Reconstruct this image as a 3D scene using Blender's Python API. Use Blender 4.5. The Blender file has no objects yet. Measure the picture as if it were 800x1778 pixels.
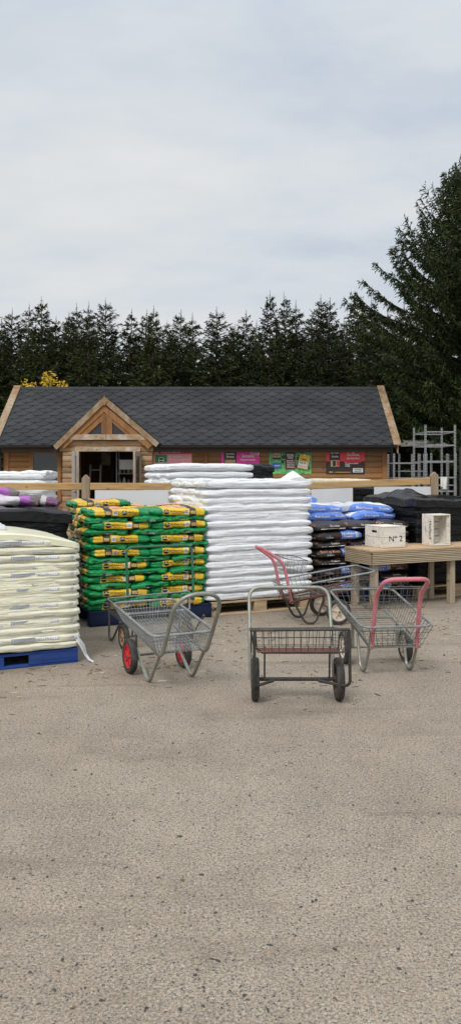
import bpy, bmesh, math, random
from mathutils import Vector, Matrix, noise
from mathutils.bvhtree import BVHTree

random.seed(11)
R = math.radians
scene = bpy.context.scene
COL = scene.collection
F, HOR, CH = 1336.0, 822.0, 1.4          # focal length in photo pixels, horizon row, camera height


def at(px, py, Y):
    """point seen at photo pixel (px, py) when it stands Y metres in front of the camera"""
    return Vector(((px - 400) * Y / F, Y, CH + (HOR - py) * Y / F))


# ------------------------------------------------------------------ materials
def nodes_of(name):
    m = bpy.data.materials.new(name)
    m.use_nodes = True
    nt = m.node_tree
    b = nt.nodes['Principled BSDF']
    return m, nt, b


def mix_rgb(nt, fac, a, b, mode='MIX'):
    n = nt.nodes.new('ShaderNodeMix')
    n.data_type = 'RGBA'
    n.blend_type = mode
    for sock, v in ((n.inputs[0], fac), (n.inputs[6], a), (n.inputs[7], b)):
        if hasattr(v, 'is_output'):
            nt.links.new(v, sock)
        elif isinstance(v, (int, float)):
            sock.default_value = v
        else:
            sock.default_value = (*v[:3], 1)
    return n.outputs[2]


def math_n(nt, op, a, b=0.0, clamp=False):
    n = nt.nodes.new('ShaderNodeMath')
    n.operation = op
    n.use_clamp = clamp
    for s, v in ((n.inputs[0], a), (n.inputs[1], b)):
        if hasattr(v, 'is_output'):
            nt.links.new(v, s)
        else:
            s.default_value = v
    return n.outputs[0]


def coords(nt, scale=(1, 1, 1), kind='Object', rot=(0, 0, 0)):
    tc = nt.nodes.new('ShaderNodeTexCoord')
    mp = nt.nodes.new('ShaderNodeMapping')
    mp.inputs['Scale'].default_value = scale
    mp.inputs['Rotation'].default_value = rot
    nt.links.new(tc.outputs[kind], mp.inputs['Vector'])
    return mp.outputs['Vector']


def noise_n(nt, vec, scale=5, detail=4, rough=.55, out='Fac'):
    n = nt.nodes.new('ShaderNodeTexNoise')
    n.inputs['Scale'].default_value = scale
    n.inputs['Detail'].default_value = detail
    n.inputs['Roughness'].default_value = rough
    nt.links.new(vec, n.inputs['Vector'])
    return n.outputs[out]


def ramp(nt, fac, stops, interp='LINEAR'):
    n = nt.nodes.new('ShaderNodeValToRGB')
    cr = n.color_ramp
    cr.interpolation = interp
    while len(cr.elements) < len(stops):
        cr.elements.new(.5)
    for e, (p, c) in zip(cr.elements, stops):
        e.position = p
        e.color = (*c, 1) if len(c) == 3 else c
    nt.links.new(fac, n.inputs['Fac'])
    return n.outputs['Color']


def bump(nt, b, height, strength=.3, dist=.01):
    n = nt.nodes.new('ShaderNodeBump')
    n.inputs['Strength'].default_value = strength
    n.inputs['Distance'].default_value = dist
    nt.links.new(height, n.inputs['Height'])
    nt.links.new(n.outputs['Normal'], b.inputs['Normal'])


def mat(name, col, rough=.6, metal=0.0, var=.15, vscale=6, stretch=(1, 1, 1), bmp=0.0, bscale=None, bdist=.01, spec=.5,
        dirt=None, dirt_amt=.4, rnd=0.0):
    m, nt, b = nodes_of(name)
    b.inputs['Roughness'].default_value = rough
    b.inputs['Metallic'].default_value = metal
    b.inputs['Specular IOR Level'].default_value = spec
    vec = coords(nt, stretch)
    f = noise_n(nt, vec, vscale, 5, .6)
    lo = tuple(c * (1 - var) for c in col)
    hi = tuple(min(1, c * (1 + var)) for c in col)
    c = ramp(nt, f, [(.25, lo), (.75, hi)])
    if dirt:
        f2 = noise_n(nt, coords(nt), vscale * .35 + 1, 5, .65)
        k = ramp(nt, f2, [(.45, (0, 0, 0)), (.72, (dirt_amt,) * 3)])
        c = mix_rgb(nt, k, c, dirt)
    if rnd:
        oi = nt.nodes.new('ShaderNodeObjectInfo')
        v = ramp(nt, oi.outputs['Random'], [(0, (1 - rnd,) * 3), (1, (1 + rnd * .6,) * 3)])
        c = mix_rgb(nt, 1.0, c, v, 'MULTIPLY')
    nt.links.new(c, b.inputs['Base Color'])
    if bmp:
        f3 = noise_n(nt, coords(nt, stretch), bscale or vscale * 2, 5, .6)
        bump(nt, b, f3, bmp, bdist)
    return m


def zone_mat(name, zones, half, rough=.27, wr=.5, axis='X', rnd=.08):
    """printed plastic: bands of colour along one axis of the bag (zones = [(start, colour)] in metres)"""
    m, nt, b = nodes_of(name)
    tc = nt.nodes.new('ShaderNodeTexCoord')
    sp = nt.nodes.new('ShaderNodeSeparateXYZ')
    nt.links.new(tc.outputs['Object'], sp.inputs[0])
    wob = noise_n(nt, coords(nt), 14, 2)
    x = math_n(nt, 'ADD', sp.outputs[axis], math_n(nt, 'MULTIPLY', math_n(nt, 'SUBTRACT', wob, .5), .02))
    fac = math_n(nt, 'ADD', math_n(nt, 'DIVIDE', x, 2 * half), .5, True)
    c = ramp(nt, fac, [((s + half) / (2 * half), col) for s, col in zones], 'CONSTANT')
    f = noise_n(nt, coords(nt), 9, 4)
    c = mix_rgb(nt, 1.0, c, ramp(nt, f, [(.3, (.82,) * 3), (.7, (1.06,) * 3)]), 'MULTIPLY')
    oi = nt.nodes.new('ShaderNodeObjectInfo')
    c = mix_rgb(nt, 1.0, c, ramp(nt, oi.outputs['Random'], [(0, (1 - rnd,) * 3), (1, (1 + rnd,) * 3)]), 'MULTIPLY')
    nt.links.new(c, b.inputs['Base Color'])
    b.inputs['Roughness'].default_value = rough
    w = noise_n(nt, coords(nt, (14, 30, 30), rot=(0, .5, .4)), 1.6, 3, .6)
    w2 = noise_n(nt, coords(nt, (1, 1, 1)), 17, 4, .6)
    bump(nt, b, math_n(nt, 'ADD', w, w2), wr + .25, .015)
    return m


def wood_mat(name, col, grey=None, grey_amt=.5, stretch=(1.2, 14, 14), rough=.75, knots=True, rnd=.12, island=True):
    m, nt, b = nodes_of(name)
    vec = coords(nt, stretch)
    f = noise_n(nt, vec, 2.2, 6, .65)
    c = ramp(nt, f, [(.25, tuple(x * .55 for x in col)), (.5, col), (.78, tuple(min(1, x * 1.35) for x in col))])
    if grey:
        f2 = noise_n(nt, coords(nt, (stretch[0], stretch[1] * .3, stretch[2] * .3)), 1.7, 5, .7)
        c = mix_rgb(nt, ramp(nt, f2, [(.42, (0, 0, 0)), (.66, (grey_amt,) * 3)]), c, grey)
    if knots:
        v = nt.nodes.new('ShaderNodeTexVoronoi')
        v.inputs['Scale'].default_value = 4
        nt.links.new(coords(nt, (1, 1.6, 1.6)), v.inputs['Vector'])
        k = ramp(nt, v.outputs['Distance'], [(.05, (.75,) * 3), (.13, (0, 0, 0))])
        c = mix_rgb(nt, k, c, tuple(x * .25 for x in col))
    if island:
        g = nt.nodes.new('ShaderNodeNewGeometry')
        v = ramp(nt, g.outputs['Random Per Island'], [(0, (1 - rnd * 1.6,) * 3), (1, (1 + rnd,) * 3)])
        c = mix_rgb(nt, 1.0, c, v, 'MULTIPLY')
    nt.links.new(c, b.inputs['Base Color'])
    b.inputs['Roughness'].default_value = rough
    b.inputs['Specular IOR Level'].default_value = .25
    bump(nt, b, f, .35, .006)
    return m


def film_mat(name, col, rough=.3, strength=.6, stretch=(1.2, 1.2, 26), vary=.08, tint=None, spec=.5):
    """stretch film: long sideways streaks in the relief"""
    m, nt, b = nodes_of(name)
    f = noise_n(nt, coords(nt, stretch), 2.0, 5, .6)
    f2 = noise_n(nt, coords(nt, (stretch[0] * 1.3, stretch[1] * 1.3, stretch[2] * .35)), 3.1, 3, .5)
    f4 = noise_n(nt, coords(nt, (5, 5, 7), rot=(0, .25, 0)), 2.4, 4, .6)
    h = math_n(nt, 'ADD', math_n(nt, 'ADD', f, math_n(nt, 'MULTIPLY', f2, .8)), math_n(nt, 'MULTIPLY', f4, .7))
    c = ramp(nt, f2, [(.3, tuple(x * (1 - vary) for x in col)), (.7, tuple(min(1, x * (1 + vary)) for x in col))])
    if tint:
        c = mix_rgb(nt, ramp(nt, noise_n(nt, coords(nt), 2.3, 3), [(.45, (0, 0, 0)), (.7, (.6,) * 3)]), c, tint)
    nt.links.new(c, b.inputs['Base Color'])
    b.inputs['Roughness'].default_value = rough
    b.inputs['Specular IOR Level'].default_value = spec
    bump(nt, b, h, strength, .02)
    return m


# ------------------------------------------------------------------ mesh builder
class MB:
    def __init__(s):
        s.v, s.f, s.mi = [], [], []

    def add(s, verts, faces, mi=0, M=None):
        o = len(s.v)
        s.v += [(M @ Vector(p)) if M else Vector(p) for p in verts]
        s.f += [tuple(i + o for i in f) for f in faces]
        s.mi += [mi] * len(faces)
        return s

    def box(s, a, b, mi=0, M=None):
        x0, y0, z0 = a
        x1, y1, z1 = b
        return s.add([(x0, y0, z0), (x1, y0, z0), (x1, y1, z0), (x0, y1, z0), (x0, y0, z1), (x1, y0, z1), (x1, y1, z1), (x0, y1, z1)],
                     [(3, 2, 1, 0), (4, 5, 6, 7), (0, 1, 5, 4), (1, 2, 6, 5), (2, 3, 7, 6), (3, 0, 4, 7)], mi, M)

    def bar(s, p, q, w, h, mi=0, up=(0, 0, 1)):
        """rectangular bar from p to q, w wide and h tall"""
        p, q = Vector(p), Vector(q)
        d = (q - p).normalized()
        side = d.cross(Vector(up))
        if side.length < 1e-4:
            side = d.cross(Vector((0, 1, 0)))
        side.normalize()
        u = side.cross(d)
        vs = []
        for c in (p, q):
            for a, b in ((-1, -1), (1, -1), (1, 1), (-1, 1)):
                vs.append(c + side * a * w / 2 + u * b * h / 2)
        return s.add(vs, [(3, 2, 1, 0), (4, 5, 6, 7), (0, 1, 5, 4), (1, 2, 6, 5), (2, 3, 7, 6), (3, 0, 4, 7)], mi)

    def prism(s, poly, d, mi=0):
        """planar polygon (list of points) pushed along the vector d"""
        poly = [Vector(p) for p in poly]
        d = Vector(d)
        n = len(poly)
        nrm = Vector()
        for i in range(n):
            nrm += poly[i].cross(poly[(i + 1) % n])
        if nrm.dot(d) > 0:
            poly.reverse()
        return s.add(poly + [p + d for p in poly],
                     [tuple(range(n)), tuple(range(2 * n - 1, n - 1, -1))] + [((i + 1) % n, i, n + i, n + (i + 1) % n) for i in range(n)], mi)

    def tube(s, pts, r, n=8, closed=False, mi=0, flat=1.0):
        pts = [Vector(p) for p in pts]
        m = len(pts)
        rings, prev = [], None
        for i, p in enumerate(pts):
            a = pts[i - 1] if (i or closed) else pts[i]
            b = pts[(i + 1) % m] if (i < m - 1 or closed) else pts[i]
            t = (b - a).normalized()
            if prev is None:
                ref = Vector((0, 0, 1)) if abs(t.z) < .9 else Vector((1, 0, 0))
                u = t.cross(ref).normalized()
            else:
                u = (prev - t * prev.dot(t)).normalized()
            prev = u
            w = t.cross(u)
            rr = r[i] if isinstance(r, (list, tuple)) else r
            rings.append([p + (u * math.cos(2 * math.pi * k / n) + w * math.sin(2 * math.pi * k / n) * flat) * rr for k in range(n)])
        vs = [v for ring in rings for v in ring]
        fs = []
        for i in range(m if closed else m - 1):
            j = (i + 1) % m
            for k in range(n):
                k2 = (k + 1) % n
                fs.append((i * n + k, i * n + k2, j * n + k2, j * n + k))
        if not closed:
            fs += [tuple(range(n - 1, -1, -1)), tuple((m - 1) * n + k for k in range(n))]
        return s.add(vs, fs, mi)

    def lathe(s, prof, n=24, axis='x', c=(0, 0, 0), mi=0):
        """closed profile [(along, radius)] turned about an axis"""
        vs, fs = [], []
        m = len(prof)
        c = Vector(c)
        for k in range(n):
            a = 2 * math.pi * k / n
            for (l, r) in prof:
                if axis == 'x':
                    vs.append(c + Vector((l, r * math.cos(a), r * math.sin(a))))
                else:
                    vs.append(c + Vector((r * math.cos(a), r * math.sin(a), l)))
        for k in range(n):
            k2 = (k + 1) % n
            for i in range(m):
                i2 = (i + 1) % m
                fs.append((k * m + i, k * m + i2, k2 * m + i2, k2 * m + i))
        return s.add(vs, fs, mi)

    def text(s, body, size, M, mi=0, align='CENTER', width=None, bold=0.0):
        vs, fs = text_geo(body, size, align, width, bold)
        return s.add(vs, fs, mi, M)

    def build(s, name, mats, parent=None, smooth=False, bev=0.0, seg=1, weld=False):
        me = bpy.data.meshes.new(name)
        me.from_pydata([tuple(v) for v in s.v], [], s.f)
        mats = mats if isinstance(mats, (list, tuple)) else [mats]
        for m in mats:
            me.materials.append(m)
        if len(mats) > 1:
            me.polygons.foreach_set('material_index', s.mi)
        if bev or weld:
            bm = bmesh.new()
            bm.from_mesh(me)
            if weld:
                bmesh.ops.remove_doubles(bm, verts=bm.verts, dist=1e-4)
            if bev:
                es = [e for e in bm.edges if len(e.link_faces) == 2 and e.calc_face_angle(0) > .5]
                bmesh.ops.bevel(bm, geom=es, offset=bev, segments=seg, affect='EDGES', profile=.5, clamp_overlap=True)
            bm.to_mesh(me)
            bm.free()
        if smooth:
            me.polygons.foreach_set('use_smooth', [True] * len(me.polygons))
            try:
                me.set_sharp_from_angle(angle=R(40))
            except Exception:
                pass
        me.update()
        o = bpy.data.objects.new(name, me)
        COL.objects.link(o)
        if parent:
            o.parent = parent
        return o


_tc = {}


def text_geo(body, size, align='CENTER', width=None, bold=0.0):
    key = (body, size, align, width, bold)
    if key not in _tc:
        cu = bpy.data.curves.new('lettering', 'FONT')
        cu.body = body
        cu.size = size
        cu.align_x = align
        cu.align_y = 'CENTER'
        cu.resolution_u = 2
        cu.offset = bold
        o = bpy.data.objects.new('lettering', cu)
        COL.objects.link(o)
        bpy.context.view_layer.update()
        me = bpy.data.meshes.new_from_object(o.evaluated_get(bpy.context.evaluated_depsgraph_get()))
        vs = [v.co.copy() for v in me.vertices]
        fs = [tuple(p.vertices) for p in me.polygons]
        bpy.data.objects.remove(o)
        bpy.data.curves.remove(cu)
        bpy.data.meshes.remove(me)
        if width and vs:
            w = max(v.x for v in vs) - min(v.x for v in vs)
            for v in vs:
                v.x *= width / max(w, 1e-6)
        _tc[key] = (vs, fs)
    return _tc[key]


def tag(o, label=None, cat=None, group=None, kind=None):
    if label: o['label'] = label
    if cat: o['category'] = cat
    if group: o['group'] = group
    if kind: o['kind'] = kind
    return o


def thing(name, label, cat, loc=(0, 0, 0), rotz=0.0, group=None, kind=None):
    o = bpy.data.objects.new(name, None)
    o.empty_display_size = .1
    COL.objects.link(o)
    o.location = loc
    o.rotation_euler = (0, 0, rotz)
    return tag(o, label, cat, group, kind)


def dup(root, loc, rotz, label=None, scale=None, swap=None):
    """a copy of a thing with copies of its parts and sub-parts"""
    c = root.copy()
    COL.objects.link(c)
    c.location = loc
    c.rotation_euler = (0, 0, rotz)
    if scale: c.scale = scale
    if label: c['label'] = label
    for ch in list(root.children):
        d = ch.copy()
        COL.objects.link(d)
        d.parent = c
        for g in list(ch.children):
            e = g.copy()
            COL.objects.link(e)
            e.parent = d
    return c


def fillet(pts, r, seg=5, closed=False):
    pts = [Vector(p) for p in pts]
    out = []
    n = len(pts)
    for i, p in enumerate(pts):
        if not closed and i in (0, n - 1):
            out.append(p)
            continue
        a, b = pts[i - 1] - p, pts[(i + 1) % n] - p
        rr = min(r, a.length * .48, b.length * .48)
        a1, b1 = p + a.normalized() * rr, p + b.normalized() * rr
        for k in range(seg + 1):
            t = k / seg
            out.append(a1 * (1 - t) ** 2 + p * 2 * t * (1 - t) + b1 * t ** 2)
    return out


def grid_panel(mb, a, b, c, d, nu, nv, r, skip_edges=False):
    """wire grid over the quad a-b-c-d: nu wires across, nv wires along"""
    a, b, c, d = map(Vector, (a, b, c, d))
    for i in range(nu + 1):
        t = i / nu
        mb.tube([a.lerp(b, t), d.lerp(c, t)], r, 4)
    for j in range(nv + 1):
        t = j / nv
        mb.tube([a.lerp(d, t), b.lerp(c, t)], r, 4)


# ------------------------------------------------------------------ palette
M = {}
M['black_rubber'] = mat('black_rubber', (.028, .027, .026), .75, var=.3, vscale=20, dirt=(.16, .14, .115), dirt_amt=.5)
M['red_plastic'] = mat('red_plastic', (.62, .035, .05), .4, var=.1, dirt=(.25, .12, .1), dirt_amt=.3)
M['cream_plastic'] = mat('cream_plastic', (.62, .54, .44), .5, var=.1, dirt=(.3, .22, .15), dirt_amt=.4)
M['tan_plastic'] = mat('tan_plastic', (.36, .24, .16), .55, var=.15)
M['galv'] = mat('galvanised_steel', (.12, .125, .12), .5, .5, var=.35, vscale=30, dirt=(.13, .09, .06), dirt_amt=.6)
M['galv_pale'] = mat('pale_galvanised_steel', (.33, .345, .345), .42, .7, var=.3, vscale=25, dirt=(.16, .14, .12), dirt_amt=.5)
M['galv_mid'] = mat('dull_galvanised_wire', (.32, .33, .325), .48, .6, var=.3, vscale=30, dirt=(.13, .1, .07), dirt_amt=.4)
M['olive_steel'] = mat('olive_grey_steel', (.3, .31, .27), .45, .5, var=.2, vscale=25, dirt=(.2, .13, .08), dirt_amt=.35)
M['dark_steel'] = mat('dark_painted_steel', (.045, .048, .045), .5, .3, var=.3, vscale=20, dirt=(.14, .085, .05), dirt_amt=.5)
M['rust'] = mat('rusty_red_steel', (.13, .04, .03), .75, .1, var=.4, vscale=22, dirt=(.2, .09, .045), dirt_amt=.6)
M['pink'] = mat('pink_painted_steel', (.62, .19, .23), .45, var=.12, vscale=15, dirt=(.3, .13, .1), dirt_amt=.6)
M['green_paint'] = mat('green_painted_steel', (.015, .13, .065), .38, var=.15, vscale=15)
M['black_print'] = mat('black_print', (.012, .012, .012), .4, var=.1)
M['white_print'] = mat('white_print', (.78, .78, .76), .45, var=.05)
M['grey_print'] = mat('grey_print', (.36, .4, .47), .5, var=.12)
M['palegrey_print'] = mat('pale_grey_print', (.6, .62, .62), .5, var=.12)
M['tan_print'] = mat('tan_print', (.55, .36, .16), .5, var=.4, vscale=60)
M['pink_print'] = mat('pink_print', (.72, .3, .3), .45, var=.25, vscale=40)
M['white_paint'] = mat('white_painted_board', (.66, .67, .68), .55, var=.05, vscale=3, dirt=(.45, .44, .42), dirt_amt=.2)
M['slot_steel'] = mat('slotted_steel', (.32, .325, .33), .55, .5, var=.25, vscale=18)
M['dark_void'] = mat('black_netting', (.008, .009, .009), .9, var=.4, vscale=8)
M['timber'] = wood_mat('fence_timber', (.45, .28, .12), (.4, .31, .2), .4)
M['post_timber'] = wood_mat('post_timber', (.3, .22, .14), (.29, .25, .2), .5, stretch=(14, 14, 1.2))
M['table_timber'] = wood_mat('table_timber', (.46, .31, .18), (.48, .4, .3), .5, knots=False)
M['apron_timber'] = wood_mat('apron_timber', (.44, .35, .235), (.52, .45, .36), .5, knots=False, stretch=(1.2, 1.2, 20))
M['leg_timber'] = wood_mat('leg_timber', (.33, .265, .185), (.36, .32, .26), .5, stretch=(14, 14, 1.2))
M['crate_wood'] = wood_mat('whitewashed_wood', (.72, .67, .59), (.78, .75, .7), .6, rnd=.05, knots=False)
M['pallet_wood'] = wood_mat('pallet_wood', (.45, .33, .2), (.4, .34, .26), .35)
M['blue_pallet'] = wood_mat('blue_painted_wood', (.015, .055, .24), (.05, .08, .2), .4, knots=False)
M['shaded_blue_pallet'] = wood_mat('blue_painted_wood_shaded', (.006, .013, .05), (.03, .035, .06), .4, knots=False)  # blue pallet paint with the shade under the bags darkened into its colour

# ------------------------------------------------------------------ ground
def ground_material():
    m, nt, b = nodes_of('gravelly_tarmac')
    P = coords(nt)
    big = noise_n(nt, P, .55, 5, .6)
    mid = noise_n(nt, P, 4.5, 5, .65)
    fine = noise_n(nt, P, 105, 5, .8)
    fine2 = noise_n(nt, coords(nt, (1, 3.5, 1), rot=(0, 0, .6)), 60, 4, .75)
    fine3 = noise_n(nt, coords(nt, (1, 3.5, 1), rot=(0, 0, -.5)), 48, 4, .75)
    base = ramp(nt, big, [(.3, (.275, .226, .174)), (.55, (.33, .276, .216)), (.75, (.36, .304, .242))])
    base = mix_rgb(nt, 1.0, base, ramp(nt, mid, [(.3, (.9,) * 3), (.7, (1.08,) * 3)]), 'MULTIPLY')
    base = mix_rgb(nt, 1.0, base, ramp(nt, fine, [(.36, (.4,) * 3), (.5, (1.02,) * 3), (.64, (1.55,) * 3)]), 'MULTIPLY')
    for q in (fine2, fine3):
        base = mix_rgb(nt, ramp(nt, q, [(.585, (0, 0, 0)), (.63, (.62,) * 3)]), base, (.085, .072, .06))
        base = mix_rgb(nt, ramp(nt, q, [(.35, (.5,) * 3), (.41, (0, 0, 0))]), base, (.45, .39, .32))
    # stones set in the surface, two sizes
    wv = nt.nodes.new('ShaderNodeTexNoise')
    wv.inputs['Scale'].default_value = 34
    nt.links.new(P, wv.inputs['Vector'])
    add = nt.nodes.new('ShaderNodeVectorMath')
    add.operation = 'MULTIPLY_ADD'
    nt.links.new(wv.outputs['Color'], add.inputs[0])
    add.inputs[1].default_value = (.02, .02, 0)
    nt.links.new(P, add.inputs[2])
    heights = None
    for sc, share, size, cols in ((80, .13, .27, ((.06, .065, .075), (.14, .145, .155), (.22, .19, .16), (.47, .44, .39))),
                                  (165, .24, .32, ((.08, .08, .085), (.16, .15, .14), (.27, .23, .19), (.52, .47, .42)))):
        v = nt.nodes.new('ShaderNodeTexVoronoi')
        v.inputs['Scale'].default_value = sc
        v.voronoi_dimensions = '2D'
        nt.links.new(add.outputs[0], v.inputs['Vector'])
        sp = nt.nodes.new('ShaderNodeSeparateColor')
        nt.links.new(v.outputs['Color'], sp.inputs[0])
        patch = noise_n(nt, P, .9, 3, .6)
        thr = math_n(nt, 'MULTIPLY', ramp(nt, patch, [(.3, (.45,) * 3), (.7, (1.7,) * 3)]), share)
        on = math_n(nt, 'LESS_THAN', sp.outputs[0], thr)
        edge = ramp(nt, v.outputs['Distance'], [(size, (1, 1, 1)), (size + .06, (0, 0, 0))])
        k = math_n(nt, 'MULTIPLY', on, edge)
        c = ramp(nt, sp.outputs[1], [(0, cols[0]), (.4, cols[1]), (.75, cols[2]), (.92, cols[3])], 'CONSTANT')
        base = mix_rgb(nt, math_n(nt, 'MULTIPLY', k, .85), base, c)
        heights = k if heights is None else math_n(nt, 'ADD', heights, k)
    # damp brown trampled dirt
    st = noise_n(nt, coords(nt, (1, 1.6, 1)), 1.1, 6, .7)
    base = mix_rgb(nt, ramp(nt, st, [(.56, (0, 0, 0)), (.74, (.5,) * 3)]), base, (.14, .108, .076))
    st2 = noise_n(nt, coords(nt, (.35, 2.2, 1), rot=(0, 0, .35)), 1.3, 5, .7)
    base = mix_rgb(nt, ramp(nt, st2, [(.54, (0, 0, 0)), (.68, (.45,) * 3)]), base, (.15, .12, .09))
    sc3 = noise_n(nt, coords(nt, (1.2, .5, 1), rot=(0, 0, -.9)), 2.2, 7, .75)
    base = mix_rgb(nt, ramp(nt, sc3, [(.62, (0, 0, 0)), (.72, (.5,) * 3)]), base, (.12, .105, .09))
    base = mix_rgb(nt, ramp(nt, sc3, [(.28, (.4,) * 3), (.38, (0, 0, 0))]), base, (.42, .37, .3))
    nt.links.new(base, b.inputs['Base Color'])
    b.inputs['Roughness'].default_value = .9
    b.inputs['Specular IOR Level'].default_value = .2
    h = math_n(nt, 'ADD', math_n(nt, 'MULTIPLY', heights, .35), fine)
    bump(nt, b, h, .4, .006)
    return m


g = MB().add([(-90, -25, 0), (90, -25, 0), (90, 170, 0), (-90, 170, 0)], [(0, 1, 2, 3)]).build('ground', ground_material())
tag(g, 'tan gritty yard surface with dark stone chips', kind='structure')

# ------------------------------------------------------------------ bags
def bag_mesh(name, L, W, H, mats, seed, cuts=13, a=9.0, b=2.7, amp=.012, droop=0.0, wr=.006, taper=.22, wave=0.0):
    bm = bmesh.new()
    bmesh.ops.create_cube(bm, size=2)
    bmesh.ops.subdivide_edges(bm, edges=bm.edges[:], cuts=cuts, use_grid_fill=True)
    off = Vector((seed * 3.7, seed * 1.3, seed * 7.1))
    for v in bm.verts:
        p = v.co
        # bunch samples towards the rounded edges
        q = Vector([math.copysign(abs(c) ** .85, c) for c in p])
        s = ((abs(q.x) ** a + abs(q.y) ** a) ** (b / a) + abs(q.z) ** b) ** (1 / b)
        q = q / s
        end = max(abs(q.x), 0) ** 6
        x, y, z = q.x * L / 2, q.y * W / 2, q.z * H / 2 * (1 - taper * end)
        n1 = noise.noise(Vector((x * 7, y * 7, z * 9)) + off)
        n2 = noise.noise(Vector((x * 16, y * 22, z * 30)) + off * 2)
        n3 = noise.noise(Vector((x * 8, y * 40, z * 40)) + off * 3)
        k = n1 * amp + n2 * wr + n3 * wr * (.6 + 2 * end)
        nrm = Vector((q.x ** 3, q.y ** 3, q.z)).normalized()
        co = Vector((x, y, z)) + nrm * k
        co.z += wave * noise.noise(Vector((x * 3.1, y * 1.5, seed * 9.7))) + wave * .6 * noise.noise(Vector((x * 8, y * 5, seed * 4.1)))
        co.z -= droop * (q.x ** 2) + droop * .6 * q.y ** 2
        v.co = co
    me = bpy.data.meshes.new(name)
    bm.to_mesh(me)
    bm.free()
    for m in (mats if isinstance(mats, (list, tuple)) else [mats]):
        me.materials.append(m)
    me.polygons.foreach_set('use_smooth', [True] * len(me.polygons))
    return me


class Decal:
    """flat prints wrapped onto a bag: (s, t) on one side of the bag, cast onto its surface"""
    def __init__(s, me):
        s.bvh = BVHTree.FromPolygons([v.co for v in me.vertices], [tuple(p.vertices) for p in me.polygons])
        s.mb = MB()

    def put(s, verts, faces, side, s0, t0, mi, lift=.0025):
        out = []
        for v in verts:
            a, b = v[0] + s0, v[1] + t0
            if side == 'front': o, d = Vector((a, -2, b)), Vector((0, 1, 0))
            elif side == 'back': o, d = Vector((-a, 2, b)), Vector((0, -1, 0))
            elif side == 'right': o, d = Vector((2, a, b)), Vector((-1, 0, 0))
            elif side == 'left': o, d = Vector((-2, -a, b)), Vector((1, 0, 0))
            else: o, d = Vector((a, b, 2)), Vector((0, 0, -1))
            hit = s.bvh.ray_cast(o, d)[0]
            if hit is None:
                return
            out.append(hit - d * lift)
        s.mb.add(out, faces, mi)

    def rect(s, side, x, t, w, h, mi, lift=.002, n=6):
        m = max(2, int(h / .02) + 1)
        vs = [(-w / 2 + w * i / n, -h / 2 + h * j / m) for j in range(m + 1) for i in range(n + 1)]
        fs = [(j * (n + 1) + i, j * (n + 1) + i + 1, (j + 1) * (n + 1) + i + 1, (j + 1) * (n + 1) + i) for j in range(m) for i in range(n)]
        s.put(vs, fs, side, x, t, mi, lift)

    def disc(s, side, x, t, rx, rz, mi, lift=.003, half=False):
        k = 16
        vs = [(0, 0)] + [(rx * math.cos(math.pi * (1 if half else 2) * i / k), rz * math.sin(math.pi * (1 if half else 2) * i / k)) for i in range(k + 1)]
        s.put(vs, [(0, i, i + 1) for i in range(1, k + 1)], side, x, t, mi, lift)

    def text(s, side, x, t, body, size, mi, lift=.004, width=None, bold=.0):
        vs, fs = text_geo(body, size, 'CENTER', width, bold)
        s.put([(v.x, v.y) for v in vs], fs, side, x, t, mi, lift)


GREEN, YEL, DARK, TAN = (.006, .26, .075), (.82, .52, .035), (.045, .035, .025), (.5, .33, .13)
GL, GW, GH = .585, .40, .076
M['green_bag'] = zone_mat('green_yellow_printed_plastic', [(-.30, GREEN), (-.255, YEL), (-.165, DARK), (-.098, YEL), (.165, GREEN)], .3)
BROWN, BLUE, PUR = (.03, .021, .019), (.13, .26, .74), (.42, .12, .46)
M['brown_bag'] = zone_mat('brown_blue_printed_plastic', [(-.31, BROWN), (.0, BLUE), (.27, BROWN)], .31, rough=.35)
M['blue_bag'] = zone_mat('blue_white_print_with_sheen', [(-.2, BLUE), (-.13, (.7, .73, .82)), (-.02, BLUE), (.03, (.7, .73, .82))], .2, axis='Y', rough=.35)  # pale bands are print, widened to paint in the sheen of the film
M['blue_plain'] = zone_mat('blue_printed_plastic', [(-.31, BLUE), (.285, (.5, .55, .7))], .31, rough=.35)
M['purple_bag'] = zone_mat('purple_white_printed_plastic', [(-.31, (.66, .62, .68)), (-.18, PUR), (-.08, (.7, .66, .7)), (.1, PUR), (.2, (.2, .16, .18))], .31, rough=.35)
M['brownish_bag'] = zone_mat('brown_printed_plastic', [(-.31, (.14, .11, .1)), (.12, (.5, .46, .46)), (.17, (.16, .06, .14))], .31, rough=.4)

def green_print(me):
    d = Decal(me)
    for side, sg in (('front', 1), ('back', -1)):
        d.rect(side, -.132 * sg, -.003, .05, .03, 2)
        d.rect(side, -.065 * sg, 0, .042, .046, 1)
        for i in range(6):
            d.rect(side, -.065 * sg - .014 + i * .0055, .002, .002, .03, 0, .0035, 1)
        d.text(side, -.035 * sg, -.006, '8', .022, 0)
        d.disc(side, .02 if sg > 0 else -.135, .0, .027, .023, 0)
        d.rect(side, .02 if sg > 0 else -.135, 0.0, .05, .005, 1, .0045)
        d.text(side, .115 if sg > 0 else -.04, .004, 'All Purpose', .026, 0)
        d.text(side, .115 if sg > 0 else -.04, -.015, 'Enriched Compost', .011, 0)
    for side in ('right',):
        d.disc(side, -.03, -.024, .055, .026, 0, half=True)
        d.text(side, -.03, -.02, 'Miracle-Gro', .02, 1, .0045)
    d.rect('top', .01, .0, .17, .22, 3)
    d.rect('top', -.13, .0, .055, .3, 0)
    return d

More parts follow.
